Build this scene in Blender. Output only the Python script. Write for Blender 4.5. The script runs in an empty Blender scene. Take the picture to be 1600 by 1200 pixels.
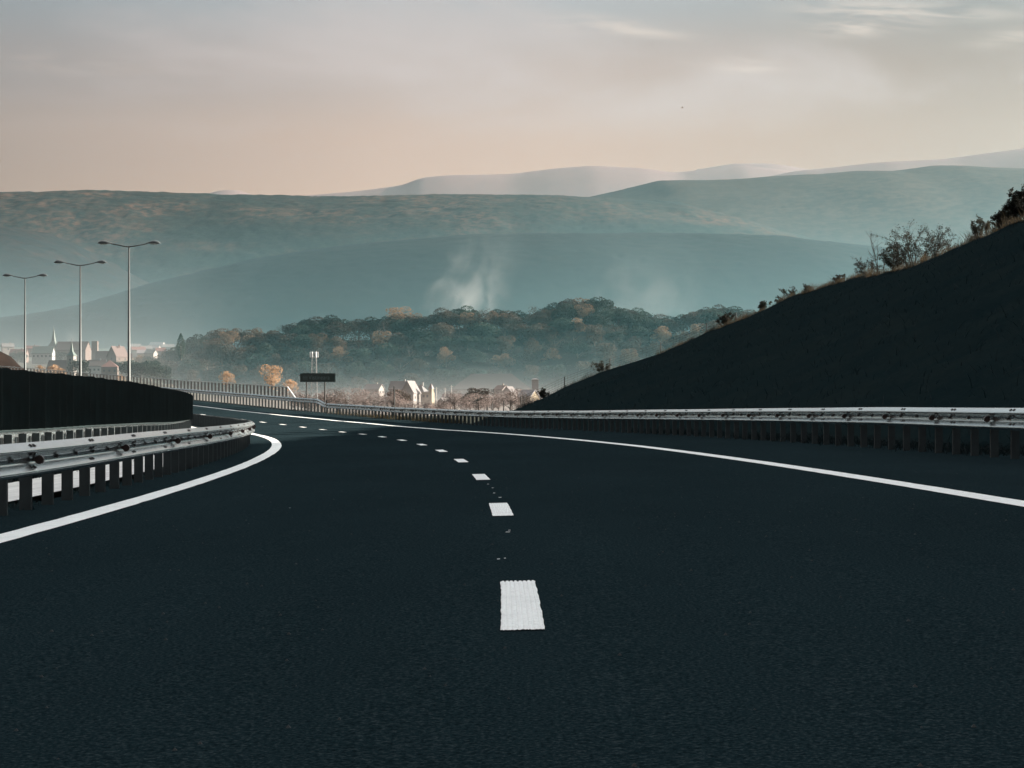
import bpy, math, random
import numpy as np
from mathutils import Vector, Matrix
random.seed(7); rng = np.random.default_rng(7)
SC = bpy.context.scene
COL = SC.collection
R = math.radians

# ---------------------------------------------------------------- camera, world, sun, exposure
FPX, CAMH, HZ = 3000.0, 0.85, 640.0          # focal length in photo pixels, eye height, horizon row
cam_d = bpy.data.cameras.new("camera"); cam = bpy.data.objects.new("camera", cam_d); COL.objects.link(cam)
cam_d.sensor_width = 36.0; cam_d.lens = 36.0 * FPX / 1600.0
cam_d.clip_start = 0.1; cam_d.clip_end = 60000
cam.location = (0, 0, CAMH)
cam.rotation_euler = (R(90) , 0, 0)
cam_d.shift_y = (HZ - 600.0) / 1600.0
SC.camera = cam

SUN_AZ, SUN_EL = 75.0, 17.0                  # azimuth measured from +Y towards +X
sd = bpy.data.lights.new("sun", 'SUN'); sun = bpy.data.objects.new("sun", sd); COL.objects.link(sun)
sd.energy = 5.0; sd.angle = R(0.6); sd.color = (1.0, 0.90, 0.78)
sdir = Vector((math.sin(R(SUN_AZ)) * math.cos(R(SUN_EL)), math.cos(R(SUN_AZ)) * math.cos(R(SUN_EL)), math.sin(R(SUN_EL))))
sun.rotation_euler = sdir.to_track_quat('Z', 'Y').to_euler()
sun.location = (60, 20, 60)

SC.view_settings.view_transform = 'Standard'; SC.view_settings.look = 'None'
SC.view_settings.gamma = 1.0; SC.view_settings.exposure = 2.5
SC.render.engine = 'CYCLES'
SC.cycles.use_denoising = True
SC.cycles.max_bounces = 6; SC.cycles.transparent_max_bounces = 16
SC.cycles.volume_bounces = 0

world = bpy.data.worlds.new("World"); SC.world = world; world.use_nodes = True
nt = world.node_tree; N = nt.nodes; L = nt.links; N.clear()
def wn(t, **k):
    n = N.new(t)
    for a, b in k.items(): setattr(n, a, b)
    return n
out = wn('ShaderNodeOutputWorld'); bg = wn('ShaderNodeBackground'); L.new(bg.outputs[0], out.inputs[0])
sky = wn('ShaderNodeTexSky', sky_type='NISHITA', sun_disc=False)
sky.sun_elevation = R(SUN_EL); sky.sun_rotation = R(SUN_AZ); sky.dust_density = 2.5; sky.air_density = 1.2
tc = wn('ShaderNodeTexCoord'); sep = wn('ShaderNodeSeparateXYZ'); L.new(tc.outputs['Generated'], sep.inputs[0])
def wramp(stops, src, interp='EASE'):
    r = wn('ShaderNodeValToRGB'); cr = r.color_ramp; cr.interpolation = interp
    cr.elements[0].position, cr.elements[0].color = stops[0][0], (*stops[0][1], 1)
    cr.elements[1].position, cr.elements[1].color = stops[-1][0], (*stops[-1][1], 1)
    for p, c in stops[1:-1]:
        e = cr.elements.new(p); e.color = (*c, 1)
    L.new(src, r.inputs[0]); return r.outputs[0]
def wmath(op, a, b=None, clamp=False):
    m = wn('ShaderNodeMath', operation=op, use_clamp=clamp)
    for i, v in enumerate((a, b)):
        if v is None: continue
        if isinstance(v, (int, float)): m.inputs[i].default_value = v
        else: L.new(v, m.inputs[i])
    return m.outputs[0]
def wmix(f, a, b, bt='MIX'):
    m = wn('ShaderNodeMix', data_type='RGBA', blend_type=bt)
    for s, v in ((0, f), (6, a), (7, b)):
        if isinstance(v, (int, float)): m.inputs[s].default_value = v
        elif isinstance(v, tuple): m.inputs[s].default_value = (*v, 1)
        else: L.new(v, m.inputs[s])
    return m.outputs[2]
zz = sep.outputs[2]
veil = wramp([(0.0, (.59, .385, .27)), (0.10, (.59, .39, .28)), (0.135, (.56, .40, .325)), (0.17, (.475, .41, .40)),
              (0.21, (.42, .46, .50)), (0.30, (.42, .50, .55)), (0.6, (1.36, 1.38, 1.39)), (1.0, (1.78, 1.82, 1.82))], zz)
# warm glow towards the sun side of the horizon, cooler and dimmer away from it
glow = wmath('MULTIPLY', wmath('ADD', sep.outputs[0], 0.30, True), 1.6, True)
low = wramp([(0.0, (1, 1, 1)), (0.16, (.6, .6, .6)), (0.24, (0, 0, 0))], zz)
glow = wmath('MULTIPLY', glow, low)
veil = wmix(wmath('MULTIPLY', glow, 1.0), veil, (.58, .33, .18))
side = wmath('SUBTRACT', 1.0, wmath('MULTIPLY', wmath('ABSOLUTE', wmath('SUBTRACT', sep.outputs[0], -.02), 0), 1.6))
sidec = wn('ShaderNodeCombineColor'); [L.new(wmath('MINIMUM', wmath('MAXIMUM', side, .60), 0.93), sidec.inputs[i]) for i in range(3)]
veil = wmix(1.0, veil, sidec.outputs[0], 'MULTIPLY')
# thin streaked cloud: direction projected on a high plane
cz = wmath('MAXIMUM', zz, 0.03)
comb = wn('ShaderNodeCombineXYZ')
L.new(wmath('DIVIDE', sep.outputs[0], cz), comb.inputs[0]); L.new(wmath('DIVIDE', sep.outputs[1], cz), comb.inputs[1])
def wnoise(scale, mp, detail=5, rough=.55, dist=0.0):
    mpn = wn('ShaderNodeMapping'); mpn.inputs['Scale'].default_value = mp[0]; mpn.inputs['Location'].default_value = mp[1]
    mpn.inputs['Rotation'].default_value = (0, 0, mp[2]); L.new(comb.outputs[0], mpn.inputs[0])
    t = wn('ShaderNodeTexNoise'); t.inputs['Scale'].default_value = scale; t.inputs['Detail'].default_value = detail
    t.inputs['Roughness'].default_value = rough; t.inputs['Distortion'].default_value = dist
    L.new(mpn.outputs[0], t.inputs[0]); return t.outputs[0]
c1 = wramp([(0.42, (0, 0, 0)), (0.68, (1, 1, 1))], wnoise(0.75, ((1.0, .55, 1), (3.1, .4, 0), .35), 5, .55, .5))
ya = wmath('MAXIMUM', sep.outputs[1], 0.02); ca = wmath('DIVIDE', sep.outputs[0], ya); ce = wmath('DIVIDE', zz, ya)
cc2 = wn('ShaderNodeCombineXYZ'); L.new(wmath('ADD', ca, wmath('MULTIPLY', ce, 1.5)), cc2.inputs[0]); L.new(wmath('ADD', wmath('MULTIPLY', ce, 7.0), wmath('MULTIPLY', ca, .35)), cc2.inputs[1])
sn = wn('ShaderNodeTexNoise'); sn.inputs['Scale'].default_value = 26; sn.inputs['Detail'].default_value = 7; sn.inputs['Roughness'].default_value = .6; sn.inputs['Distortion'].default_value = .7; L.new(cc2.outputs[0], sn.inputs[0])
tot = None
for (a0, e0, sa_, se_, sl_, k0) in [(.045, .2005, .028, .0040, -.10, 1.0), (.075, .1955, .020, .0022, -.08, .6), (.116, .1815, .020, .0020, .0, .8), (.122, .1770, .018, .0018, .03, .8), (.190, .2070, .040, .0070, -.02, 1.2), (.180, .1985, .020, .0040, .05, 1.0), (.262, .194, .022, .0045, .12, .7), (.240, .206, .03, .003, 0, .6), (-.23, .180, .05, .006, -.08, .28)]:
    da = wmath('SUBTRACT', ca, a0); de = wmath('SUBTRACT', wmath('SUBTRACT', ce, e0), wmath('MULTIPLY', da, sl_))
    q = wmath('ADD', wmath('POWER', wmath('ABSOLUTE', wmath('DIVIDE', da, sa_)), 2.0), wmath('POWER', wmath('ABSOLUTE', wmath('DIVIDE', de, se_)), 2.0))
    g_ = wmath('MULTIPLY', wmath('POWER', 2.718, wmath('MULTIPLY', q, -1.0)), k0)
    tot = g_ if tot is None else wmath('ADD', tot, g_)
c2 = wmath('MULTIPLY', tot, wramp([(.34, (0, 0, 0)), (.62, (1, 1, 1))], sn.outputs[0]), True)
high = wramp([(0.13, (0, 0, 0)), (0.17, (1, 1, 1))], zz)
veil = wmix(wmath('MULTIPLY', wmath('MULTIPLY', c1, high), .85), veil, (.56, .49, .475))
veil = wmix(wmath('MULTIPLY', c2, .5), veil, (.80, .68, .58))
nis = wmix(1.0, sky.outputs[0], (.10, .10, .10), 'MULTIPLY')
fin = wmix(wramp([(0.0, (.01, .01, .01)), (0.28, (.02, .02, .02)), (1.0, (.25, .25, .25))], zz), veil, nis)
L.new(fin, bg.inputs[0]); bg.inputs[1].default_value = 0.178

# ---------------------------------------------------------------- helpers
def tag(o, label=None, cat=None, group=None, kind=None):
    if label: o['label'] = label
    if cat: o['category'] = cat
    if group: o['group'] = group
    if kind: o['kind'] = kind
    return o
def empty(name, loc=(0, 0, 0), rz=0.0):
    o = bpy.data.objects.new(name, None); COL.objects.link(o); o.location = loc; o.rotation_euler = (0, 0, rz)
    o.empty_display_size = 0.2; return o
class MB:
    def __init__(self): self.v = []; self.f = []; self.mi = []
    def add(self, vs, fs, m=0):
        b = len(self.v); self.v += [tuple(p) for p in vs]; self.f += [tuple(i + b for i in f) for f in fs]; self.mi += [m] * len(fs); return self
    def box(self, c, s, rz=0.0, m=0, M=None):
        cx, cy, cz = c; hx, hy, hz = s[0] / 2, s[1] / 2, s[2] / 2; ca, sa = math.cos(rz), math.sin(rz)
        vs = []
        for z in (-hz, hz):
            for x, y in ((-hx, -hy), (hx, -hy), (hx, hy), (-hx, hy)):
                vs.append((cx + x * ca - y * sa, cy + x * sa + y * ca, cz + z))
        if M is not None: vs = [M @ Vector(p) for p in vs]
        return self.add(vs, [(0, 3, 2, 1), (4, 5, 6, 7), (0, 1, 5, 4), (1, 2, 6, 5), (2, 3, 7, 6), (3, 0, 4, 7)], m)
    def tube(self, pts, rad, n=8, m=0, cap=True):
        pts = [Vector(p) for p in pts]; rad = rad if isinstance(rad, (list, tuple)) else [rad] * len(pts)
        rings = []
        for i, p in enumerate(pts):
            t = (pts[min(i + 1, len(pts) - 1)] - pts[max(i - 1, 0)]).normalized()
            a = t.orthogonal().normalized() if i == 0 else (a - t * a.dot(t)).normalized()
            b = t.cross(a)
            rings.append([p + (a * math.cos(2 * math.pi * k / n) + b * math.sin(2 * math.pi * k / n)) * rad[i] for k in range(n)])
        vs = [q for r in rings for q in r]; fs = []
        for i in range(len(pts) - 1):
            for k in range(n): fs.append((i * n + k, i * n + (k + 1) % n, (i + 1) * n + (k + 1) % n, (i + 1) * n + k))
        if cap: fs.append(tuple(range(n))[::-1]); fs.append(tuple((len(pts) - 1) * n + k for k in range(n)))
        return self.add(vs, fs, m)
    def build(self, name, mats, parent=None, smooth=False, loc=None):
        me = bpy.data.meshes.new(name); me.from_pydata(self.v, [], self.f)
        for mt in (mats if isinstance(mats, (list, tuple)) else [mats]): me.materials.append(mt)
        if max(self.mi, default=0): me.polygons.foreach_set('material_index', self.mi)
        if smooth: me.polygons.foreach_set('use_smooth', [True] * len(self.f))
        me.update()
        o = bpy.data.objects.new(name, me); COL.objects.link(o)
        if parent: o.parent = parent
        if loc: o.location = loc
        return o
def npmesh(name, V, F, mat, parent=None, smooth=True):
    """V (n,3) array, F (m,4) or (m,3) array"""
    me = bpy.data.meshes.new(name); V = np.asarray(V, np.float32); F = np.asarray(F, np.int32); k = F.shape[1]
    me.vertices.add(len(V)); me.vertices.foreach_set('co', V.ravel())
    me.loops.add(F.size); me.loops.foreach_set('vertex_index', F.ravel())
    me.polygons.add(len(F)); me.polygons.foreach_set('loop_start', np.arange(0, F.size, k, dtype=np.int32))
    me.polygons.foreach_set('use_smooth', np.full(len(F), smooth)); me.update(calc_edges=True); me.validate()
    me.materials.append(mat); o = bpy.data.objects.new(name, me); COL.objects.link(o)
    if parent: o.parent = parent
    return o
def gridfaces(nu, nv):
    a = (np.arange(nu - 1)[:, None] * nv + np.arange(nv - 1)[None, :]).ravel()
    return np.stack([a, a + nv, a + nv + 1, a + 1], 1)
def _hash(ix, iy, seed):
    h = (ix.astype(np.int64) * 374761393 + iy.astype(np.int64) * 668265263 + seed * 974634777) & 0xffffffff
    h = ((h ^ (h >> 13)) * 1274126177) & 0xffffffff
    return ((h ^ (h >> 16)) & 0xffff) / 65535.0
def vnoise(x, y, seed=0):
    x = np.asarray(x, float); y = np.asarray(y, float); ix = np.floor(x); iy = np.floor(y); fx = x - ix; fy = y - iy
    fx = fx * fx * (3 - 2 * fx); fy = fy * fy * (3 - 2 * fy)
    a = _hash(ix, iy, seed); b = _hash(ix + 1, iy, seed); c = _hash(ix, iy + 1, seed); d = _hash(ix + 1, iy + 1, seed)
    return (a * (1 - fx) + b * fx) * (1 - fy) + (c * (1 - fx) + d * fx) * fy - .5
def fbm(x, y, seed=0, o=4):
    s = 0; a = 1.0
    for i in range(o): s = s + a * vnoise(x * 2 ** i, y * 2 ** i, seed + i); a *= .5
    return s

# ---------------------------------------------------------------- materials
class Mat:
    def __init__(self, name):
        self.m = bpy.data.materials.new(name); self.m.use_nodes = True; self.nt = self.m.node_tree
        self.N = self.nt.nodes; self.L = self.nt.links; self.b = self.N['Principled BSDF']; self.out = self.N['Material Output']
        self.tc = None
    def coord(self, scale=(1, 1, 1), obj=True):
        if not self.tc: self.tc = self.N.new('ShaderNodeTexCoord')
        mp = self.N.new('ShaderNodeMapping'); mp.inputs['Scale'].default_value = scale
        self.L.new(self.tc.outputs['Object'], mp.inputs[0]); return mp.outputs[0]
    def noise(self, scale, detail=4, rough=.5, mp=(1, 1, 1)):
        t = self.N.new('ShaderNodeTexNoise'); t.inputs['Scale'].default_value = scale; t.inputs['Detail'].default_value = detail
        t.inputs['Roughness'].default_value = rough; self.L.new(self.coord(mp), t.inputs[0]); return t.outputs[0]
    def ramp(self, src, stops):
        r = self.N.new('ShaderNodeValToRGB'); cr = r.color_ramp
        cr.elements[0].position, cr.elements[0].color = stops[0][0], (*stops[0][1], 1)
        cr.elements[1].position, cr.elements[1].color = stops[-1][0], (*stops[-1][1], 1)
        for p, c in stops[1:-1]: cr.elements.new(p).color = (*c, 1)
        self.L.new(src, r.inputs[0]); return r.outputs[0]
    def mix(self, f, a, b, bt='MIX'):
        m = self.N.new('ShaderNodeMix'); m.data_type = 'RGBA'; m.blend_type = bt
        for s, v in ((0, f), (6, a), (7, b)):
            if isinstance(v, (int, float)): m.inputs[s].default_value = v
            elif isinstance(v, tuple): m.inputs[s].default_value = (*v, 1)
            else: self.L.new(v, m.inputs[s])
        return m.outputs[2]
    def set(self, **k):
        for a, v in k.items():
            s = self.b.inputs[a.replace('_', ' ')]
            if hasattr(v, 'node'): self.L.new(v, s)
            elif isinstance(v, tuple): s.default_value = (*v, 1) if len(v) == 3 else v
            else: s.default_value = v
        return self
    def bump(self, h, strength=.4, dist=.02):
        b = self.N.new('ShaderNodeBump'); b.inputs['Strength'].default_value = strength; b.inputs['Distance'].default_value = dist
        self.L.new(h, b.inputs['Height']); self.L.new(b.outputs[0], self.b.inputs['Normal']); return self
def simple(name, col, rough=.7, metal=0.0, spec=.5, var=.15, sc=3.0):
    m = Mat(name); n = m.noise(sc, 5, .6)
    c = m.ramp(n, [(.3, tuple(x * (1 - var) for x in col)), (.7, tuple(min(1, x * (1 + var)) for x in col))])
    m.set(Base_Color=c, Roughness=rough, Metallic=metal, Specular_IOR_Level=spec); return m.m

# asphalt
a = Mat('asphalt')
n1 = a.noise(70, 3, .7); n2 = a.noise(.35, 4, .6, (1, .35, 1)); n3 = a.noise(9, 5, .7)
base = a.ramp(n1, [(.34, (.0045, .0090, .0110)), (.52, (.0092, .0180, .0218)), (.68, (.0280, .0390, .0430))])
base = a.mix(a.ramp(n2, [(.3, (.0, .0, .0)), (.75, (1, 1, 1))]), base, a.mix(1.0, base, (1.3, 1.3, 1.3), 'MULTIPLY'))
spk = a.ramp(a.noise(38, 2, .5), [(.74, (0, 0, 0)), (.80, (1, 1, 1))])
base = a.mix(spk, base, (.035, .045, .045))
a.set(Base_Color=base, Roughness=1.0, Specular_IOR_Level=.0); a.bump(n1, .5, .006); M_ASPH = a.m
# road paint with lengthwise ribs
def paint(name, ribs):
    p = Mat(name); n = p.noise(75, 4, .7); g = p.noise(4, 5, .65)
    c = p.ramp(n, [(.28, (.40, .42, .42)), (.44, (.86, .87, .87)), (1, (.93, .94, .94))])
    c = p.mix(p.ramp(g, [(.48, (0, 0, 0)), (.8, (.6, .6, .6))]), c, (.62, .64, .64))
    p.set(Base_Color=c, Roughness=.75, Specular_IOR_Level=.25)
    return p, n
p, n = paint('lane_paint', True); p.bump(n, .3, .004); M_PAINT = p.m
m = Mat('concrete'); n = m.noise(1.4, 6, .65); n2 = m.noise(25, 4, .6); ln = m.noise(.9, 3, .6, (14, .35, 1))
c = m.mix(.5, m.ramp(n, [(.3, (.55, .54, .53)), (.7, (.83, .82, .81))]), m.ramp(ln, [(.35, (.50, .50, .50)), (.6, (.88, .87, .86))]))
m.set(Base_Color=c, Roughness=.85); m.bump(n2, .3, .01); M_CONC = m.m
m = Mat('galvanised_steel'); n = m.noise(5, 5, .6); n2 = m.noise(60, 3, .6)
c = m.ramp(n, [(.3, (.52, .58, .60)), (.7, (.62, .68, .69))])
m.set(Base_Color=c, Metallic=.97, Roughness=m.ramp(n2, [(.3, (.20, .20, .20)), (.7, (.25, .25, .25))])); M_GALV = m.m
m = Mat('weathered_post_steel'); n = m.noise(7, 5, .6)
m.set(Base_Color=m.ramp(n, [(.3, (.005, .012, .015)), (.7, (.014, .026, .030))]), Metallic=.1, Roughness=.6); M_POST = m.m
M_BLACK = simple('black_plastic', (.012, .010, .011), .5)
M_REFL = simple('dark_red_reflector', (.012, .0045, .005), .3)
M_GREEN = simple('dark_green_plastic', (.0030, .0105, .0110), .5, spec=.25, var=.3)
M_POLE = simple('lamp_pole_steel', (.045, .055, .056), .55, .2)
M_LAMP = simple('lamp_head_grey', (.06, .075, .08), .35, .3)
M_LENS = simple('lamp_lens', (.30, .34, .34), .15)
M_SIGN = simple('dark_green_sign', (.004, .018, .016), .45)
M_SIGNT = simple('sign_letter_film', (.060, .090, .100), .5)
M_DPOST = simple('dark_fence_post', (.02, .022, .022), .8)
M_WIRE = simple('fence_wire', (.02, .024, .024), .7, .0)
M_WPOLE = simple('pale_wood_pole', (.5, .48, .45), .8)
def foliage(name, c0, c1, sc=.25, trans=.25):
    m = Mat(name); info = m.N.new('ShaderNodeObjectInfo'); n = m.noise(sc, 4, .6)
    c = m.ramp(n, [(.32, c0), (.68, c1)])
    hs = m.N.new('ShaderNodeHueSaturation'); m.L.new(c, hs.inputs['Color'])
    mr = m.N.new('ShaderNodeMapRange'); mr.inputs[3].default_value = .5; mr.inputs[4].default_value = 1.6
    m.L.new(info.outputs['Random'], mr.inputs[0]); m.L.new(mr.outputs[0], hs.inputs['Value'])
    m.set(Base_Color=hs.outputs[0], Roughness=.8, Specular_IOR_Level=.15)
    tr = m.N.new('ShaderNodeBsdfTranslucent'); m.L.new(hs.outputs[0], tr.inputs[0]); ms = m.N.new('ShaderNodeMixShader')
    ms.inputs[0].default_value = trans; m.L.new(m.b.outputs[0], ms.inputs[1]); m.L.new(tr.outputs[0], ms.inputs[2])
    m.L.new(ms.outputs[0], m.out.inputs[0]); return m.m
F_OAK = foliage('foliage_dark_green', (.005, .015, .014), (.026, .036, .024))
F_AUT = foliage('foliage_autumn_brown', (.014, .015, .012), (.062, .040, .025))
F_ORG = foliage('foliage_orange', (.17, .120, .075), (.36, .24, .15), .4, .35)
F_RUS = foliage('foliage_russet', (.060, .044, .030), (.13, .085, .050), .4, .3)
F_BARE = foliage('bare_twigs', (.12, .095, .088), (.20, .165, .15), .4, .1)
F_POP = foliage('foliage_cypress', (.016, .028, .022), (.04, .05, .035))
F_BUSH = foliage('bush_leaves', (.006, .010, .009), (.022, .022, .015), 2.0, .35)
F_WOOD = foliage('woodland_leaves', (.003, .011, .012), (.020, .024, .018), .03)
M_BARK = simple('bark', (.06, .05, .042), .9)
M_TWIG = simple('dark_twig', (.02, .018, .016), .9)
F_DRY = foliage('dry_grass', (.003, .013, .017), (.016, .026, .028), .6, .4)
F_RIM = foliage('crest_grass', (.004, .007, .007), (.036, .027, .016), .35, .6)
F_WEED = foliage('roadside_weeds', (.012, .014, .009), (.055, .042, .020), 3.0, .4)
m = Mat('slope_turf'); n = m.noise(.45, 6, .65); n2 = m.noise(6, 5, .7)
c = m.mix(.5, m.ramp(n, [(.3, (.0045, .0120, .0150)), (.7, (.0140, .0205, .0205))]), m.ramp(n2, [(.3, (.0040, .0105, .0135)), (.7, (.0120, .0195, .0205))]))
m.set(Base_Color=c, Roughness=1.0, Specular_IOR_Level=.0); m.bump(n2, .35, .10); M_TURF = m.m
m = Mat('reddish_earth_slope'); n = m.noise(.3, 6, .65)
m.set(Base_Color=m.ramp(n, [(.3, (.006, .005, .0045)), (.7, (.014, .0095, .0075))]), Roughness=1.0, Specular_IOR_Level=.05); M_EARTH = m.m
m = Mat('valley_fields'); n = m.noise(.006, 5, .6, (1, .5, 1)); n2 = m.noise(.08, 5, .7)
c = m.mix(.45, m.ramp(n, [(.35, (.014, .026, .020)), (.5, (.026, .028, .022)), (.66, (.018, .032, .022))]), m.ramp(n2, [(.35, (.014, .020, .015)), (.7, (.036, .036, .028))]))
m.set(Base_Color=c, Roughness=1.0, Specular_IOR_Level=.05); M_FIELD = m.m
def hillmat(name, green, dark, autumn, s1, s2, thr):
    m = Mat(name); n = m.noise(s1, 6, .65, (1, 1, 2.2)); n2 = m.noise(s2, 6, .75); n3 = m.noise(s1 * .3, 3, .5, (1, .6, 4.0)); n4 = m.noise(s2 * .55, 4, .7)
    c = m.mix(m.ramp(n2, [(.40, (0, 0, 0)), (.62, (1, 1, 1))]), dark, green)
    f = m.mix(1.0, m.ramp(n3, [(thr - .06, (0, 0, 0)), (thr + .10, (1, 1, 1))]), m.ramp(n4, [(.42, (0, 0, 0)), (.60, (1, 1, 1))]), 'MULTIPLY')
    f = m.mix(1.0, f, m.ramp(n, [(.36, (.1, .1, .1)), (.60, (1, 1, 1))]), 'MULTIPLY')
    c = m.mix(f, c, autumn); m.set(Base_Color=c, Roughness=1.0, Specular_IOR_Level=.03); return m.m
M_H1 = hillmat('wooded_hill', (.012, .020, .017), (.0005, .003, .004), (.062, .037, .026), .010, .11, .50)
M_H2 = hillmat('wooded_hill_autumn', (.003, .006, .006), (.0004, .0016, .0025), (.014, .009, .007), .010, .11, .42)
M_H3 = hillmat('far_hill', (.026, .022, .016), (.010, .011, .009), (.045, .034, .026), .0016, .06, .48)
M_H5 = hillmat('hill_painted_shade', (.002, .005, .006), (.0004, .0016, .0025), (.005, .005, .004), .010, .11, .52)  # darker wooded-hill tones: the front hill's shade is put into the colour
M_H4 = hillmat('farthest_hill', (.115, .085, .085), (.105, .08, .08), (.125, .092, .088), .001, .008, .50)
def plaster(name, c): return simple(name, c, .9, spec=.2, var=.08, sc=.8)
W_WHITE = plaster('white_plaster', (.17, .165, .155)); W_CREAM = plaster('cream_plaster', (.19, .165, .12)); W_GREY = plaster('grey_plaster', (.20, .21, .21))
W_PINK = plaster('pink_plaster', (.085, .07, .062)); W_DARK = simple('dark_timber', (.10, .095, .09), .9)
R_RED = simple('red_tiles', (.10, .046, .038), .85, sc=1.5); R_GREY = simple('grey_roofing', (.075, .080, .082), .8); R_BROWN = simple('brown_tiles', (.055, .038, .034), .85)
R_DARK = simple('dark_hall_roofing', (.022, .026, .028), .9); R_PALE = simple('pale_sheet_roof', (.075, .068, .067), .6); R_GREEN = simple('green_copper_roof', (.045, .070, .062), .6); R_TIN = simple('bright_tin_roof', (.15, .15, .16), .5, .3)
M_GLASS = simple('dark_window', (.02, .025, .03), .15)

# ---------------------------------------------------------------- road geometry
RR, S0, X0, Y0 = 390.0, 5.9, 0.045, 5.9
ZS = [(-80, 0), (8, 0), (40, -.02), (56, -.05), (80, -.09), (90, -.065), (96, -.03), (104, .04), (112, .11), (120, .22), (128, .34), (136, .49), (146, .69),
      (161, 1.12), (179, 1.66), (197, 2.3), (212, 2.88), (241, 4.2), (280, 6.2), (330, 8.8), (420, 12)]
_zs = np.array(ZS)
def z0(s): return np.interp(s, _zs[:, 0], _zs[:, 1])
def zr(s, w): return z0(s) + .022 * np.clip(w, -8, 9)
def cl(s, w=0.0):
    s = np.asarray(s, float); t = np.maximum((s - S0) / RR, 0); b = np.minimum(s - S0, 0)
    return X0 - RR * (1 - np.cos(t)) + w * np.cos(t), Y0 + RR * np.sin(t) + w * np.sin(t) + b
def P(s, w, dz=0.0):
    x, y = cl(s, w); return np.stack(np.broadcast_arrays(x, y, zr(s, w) + dz), -1)
def sw(x, y):
    x = np.asarray(x, float); y = np.asarray(y, float); cx = X0 - RR
    r = np.hypot(x - cx, y - Y0); t = np.arctan2(y - Y0, x - cx)
    back = y < Y0
    return np.where(back, S0 + y - Y0, S0 + RR * t), np.where(back, x - X0, r - RR)
def head(s): return max((s - S0) / RR, 0.0)      # turning angle (left) at s
def strip(name, s_arr, w0, w1, dz, mat, parent=None, nw=2, jag=None):
    ws = np.linspace(w0, w1, nw); V = np.concatenate([P(s_arr, w, dz)[:, None, :] for w in ws], 1)
    if jag is not None: V = jag(V)
    o = npmesh(name, V.reshape(-1, 3), gridfaces(len(s_arr), nw)[:, ::-1], mat, parent, False); return o
def pix(px, py, d): return ((px - 800) / FPX * d, d, CAMH + (HZ - py) / FPX * d)

road = empty('road', (0, 0, 0)); tag(road, kind='structure')
SR = np.concatenate([np.arange(-60, 12, 2.0), np.arange(12, 330, 1.0)])
strip('asphalt', SR, -4.72, 8.35, 0.0, M_ASPH, road, 27)
SE = np.concatenate([np.arange(-40, 10, .5), np.arange(10, 300, .5)])
def wob(amp):
    def f(V):
        n = rng.normal(0, amp, V.shape[0]); n2 = rng.normal(0, amp, V.shape[0]); V[:, 0, 0] += n; V[:, -1, 0] += n2; return V
    return f
strip('edge_line', SE, 4.07, 4.33, .004, M_PAINT, road, 2, wob(.004))
strip('edge_line', SE, -3.79, -3.53, .004, M_PAINT, road, 2, wob(.004))
def dash_mesh(sa, sb, wc, width, ribs=8):
    V = []; F = []; nn = 26 if sa < 40 else 4; ncol = ribs * 4 + 1 if sa < 40 else 3
    ss = np.linspace(sa, sb, nn); ww = np.linspace(-width / 2, width / 2, ncol)
    for i, s in enumerate(ss):
        for j, w in enumerate(ww):
            k = j / (ncol - 1) * ribs
            h = .004 + (.0035 * abs(math.sin(k * math.pi)) ** .6 if ncol > 3 else 0.002)
            e = 0
            if ncol > 3:
                if i == 0: e = -.035 * abs(math.sin(k * math.pi)) + random.uniform(-.012, .012)
                if i == nn - 1: e = .035 * abs(math.sin(k * math.pi)) + random.uniform(-.012, .012)
                if j in (0, ncol - 1): w = w + random.uniform(-.0025, .0025)
            V.append(P(s + e, wc + w, h))
    return np.array(V), gridfaces(nn, ncol)[:, ::-1]
for i in range(-3, 36):
    s = 8.42 + 8 * i
    if i in (-1,): continue
    if i < -1: continue
    V, F = dash_mesh(s - 1.03, s + 1.03, 0, .17); npmesh('lane_dash', V, F, M_PAINT, road, False)
V = []; F = []
for s, w, l, ww in [(13.3, -.02, .06, .05), (13.5, .0, .05, .03), (10.9, -.10, .05, .03), (10.95, -.06, .05, .02), (18.6, .03, .10, .05), (19.6, .0, .10, .04), (20.9, .02, .09, .04), (22.0, .0, .08, .04), (17.5, -1.9, .04, .02)]:
    l *= .6; ww *= .7; b = len(V); V += [P(s, w, .005), P(s + l, w + .005, .005), P(s + l, w + ww, .005), P(s, w + ww * .8, .005)]; F.append((b, b + 3, b + 2, b + 1))
npmesh('paint_mark', np.array(V), np.array(F), M_PAINT, road, False)
# loose chippings scattered on the surface
V = []; F = []
for k in range(900):
    s = 3.5 + 40 * random.random() ** 1.6; w = random.uniform(-3.5, 7); r = random.uniform(.003, .008); p0 = P(s, w, .0)
    b = len(V); h = r * 1.2
    V += [p0 + (-r, -r, 0), p0 + (r, -r * .8, 0), p0 + (r * .9, r, 0), p0 + (-r * .8, r, 0), p0 + (0, 0, h)]
    F += [(b, b + 1, b + 4), (b + 1, b + 2, b + 4), (b + 2, b + 3, b + 4), (b + 3, b, b + 4)]
M_CHIP = simple('grey_chipping', (.018, .024, .026), .9)
g = npmesh('gravel', np.array(V), np.array(F), M_CHIP, None, False); tag(g, 'fine loose chippings scattered on the dark asphalt', 'gravel', kind='stuff')

# opposite carriageway and median
strip('opposite_road', np.arange(-60, 330, 2.0), -17.5, -6.95, -.02, M_ASPH, None, 6)['kind'] = 'structure'
strip('median_strip', np.arange(-60, 330, 1.0), -6.18, -4.92, .03, M_CONC, None, 5)['kind'] = 'structure'

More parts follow.
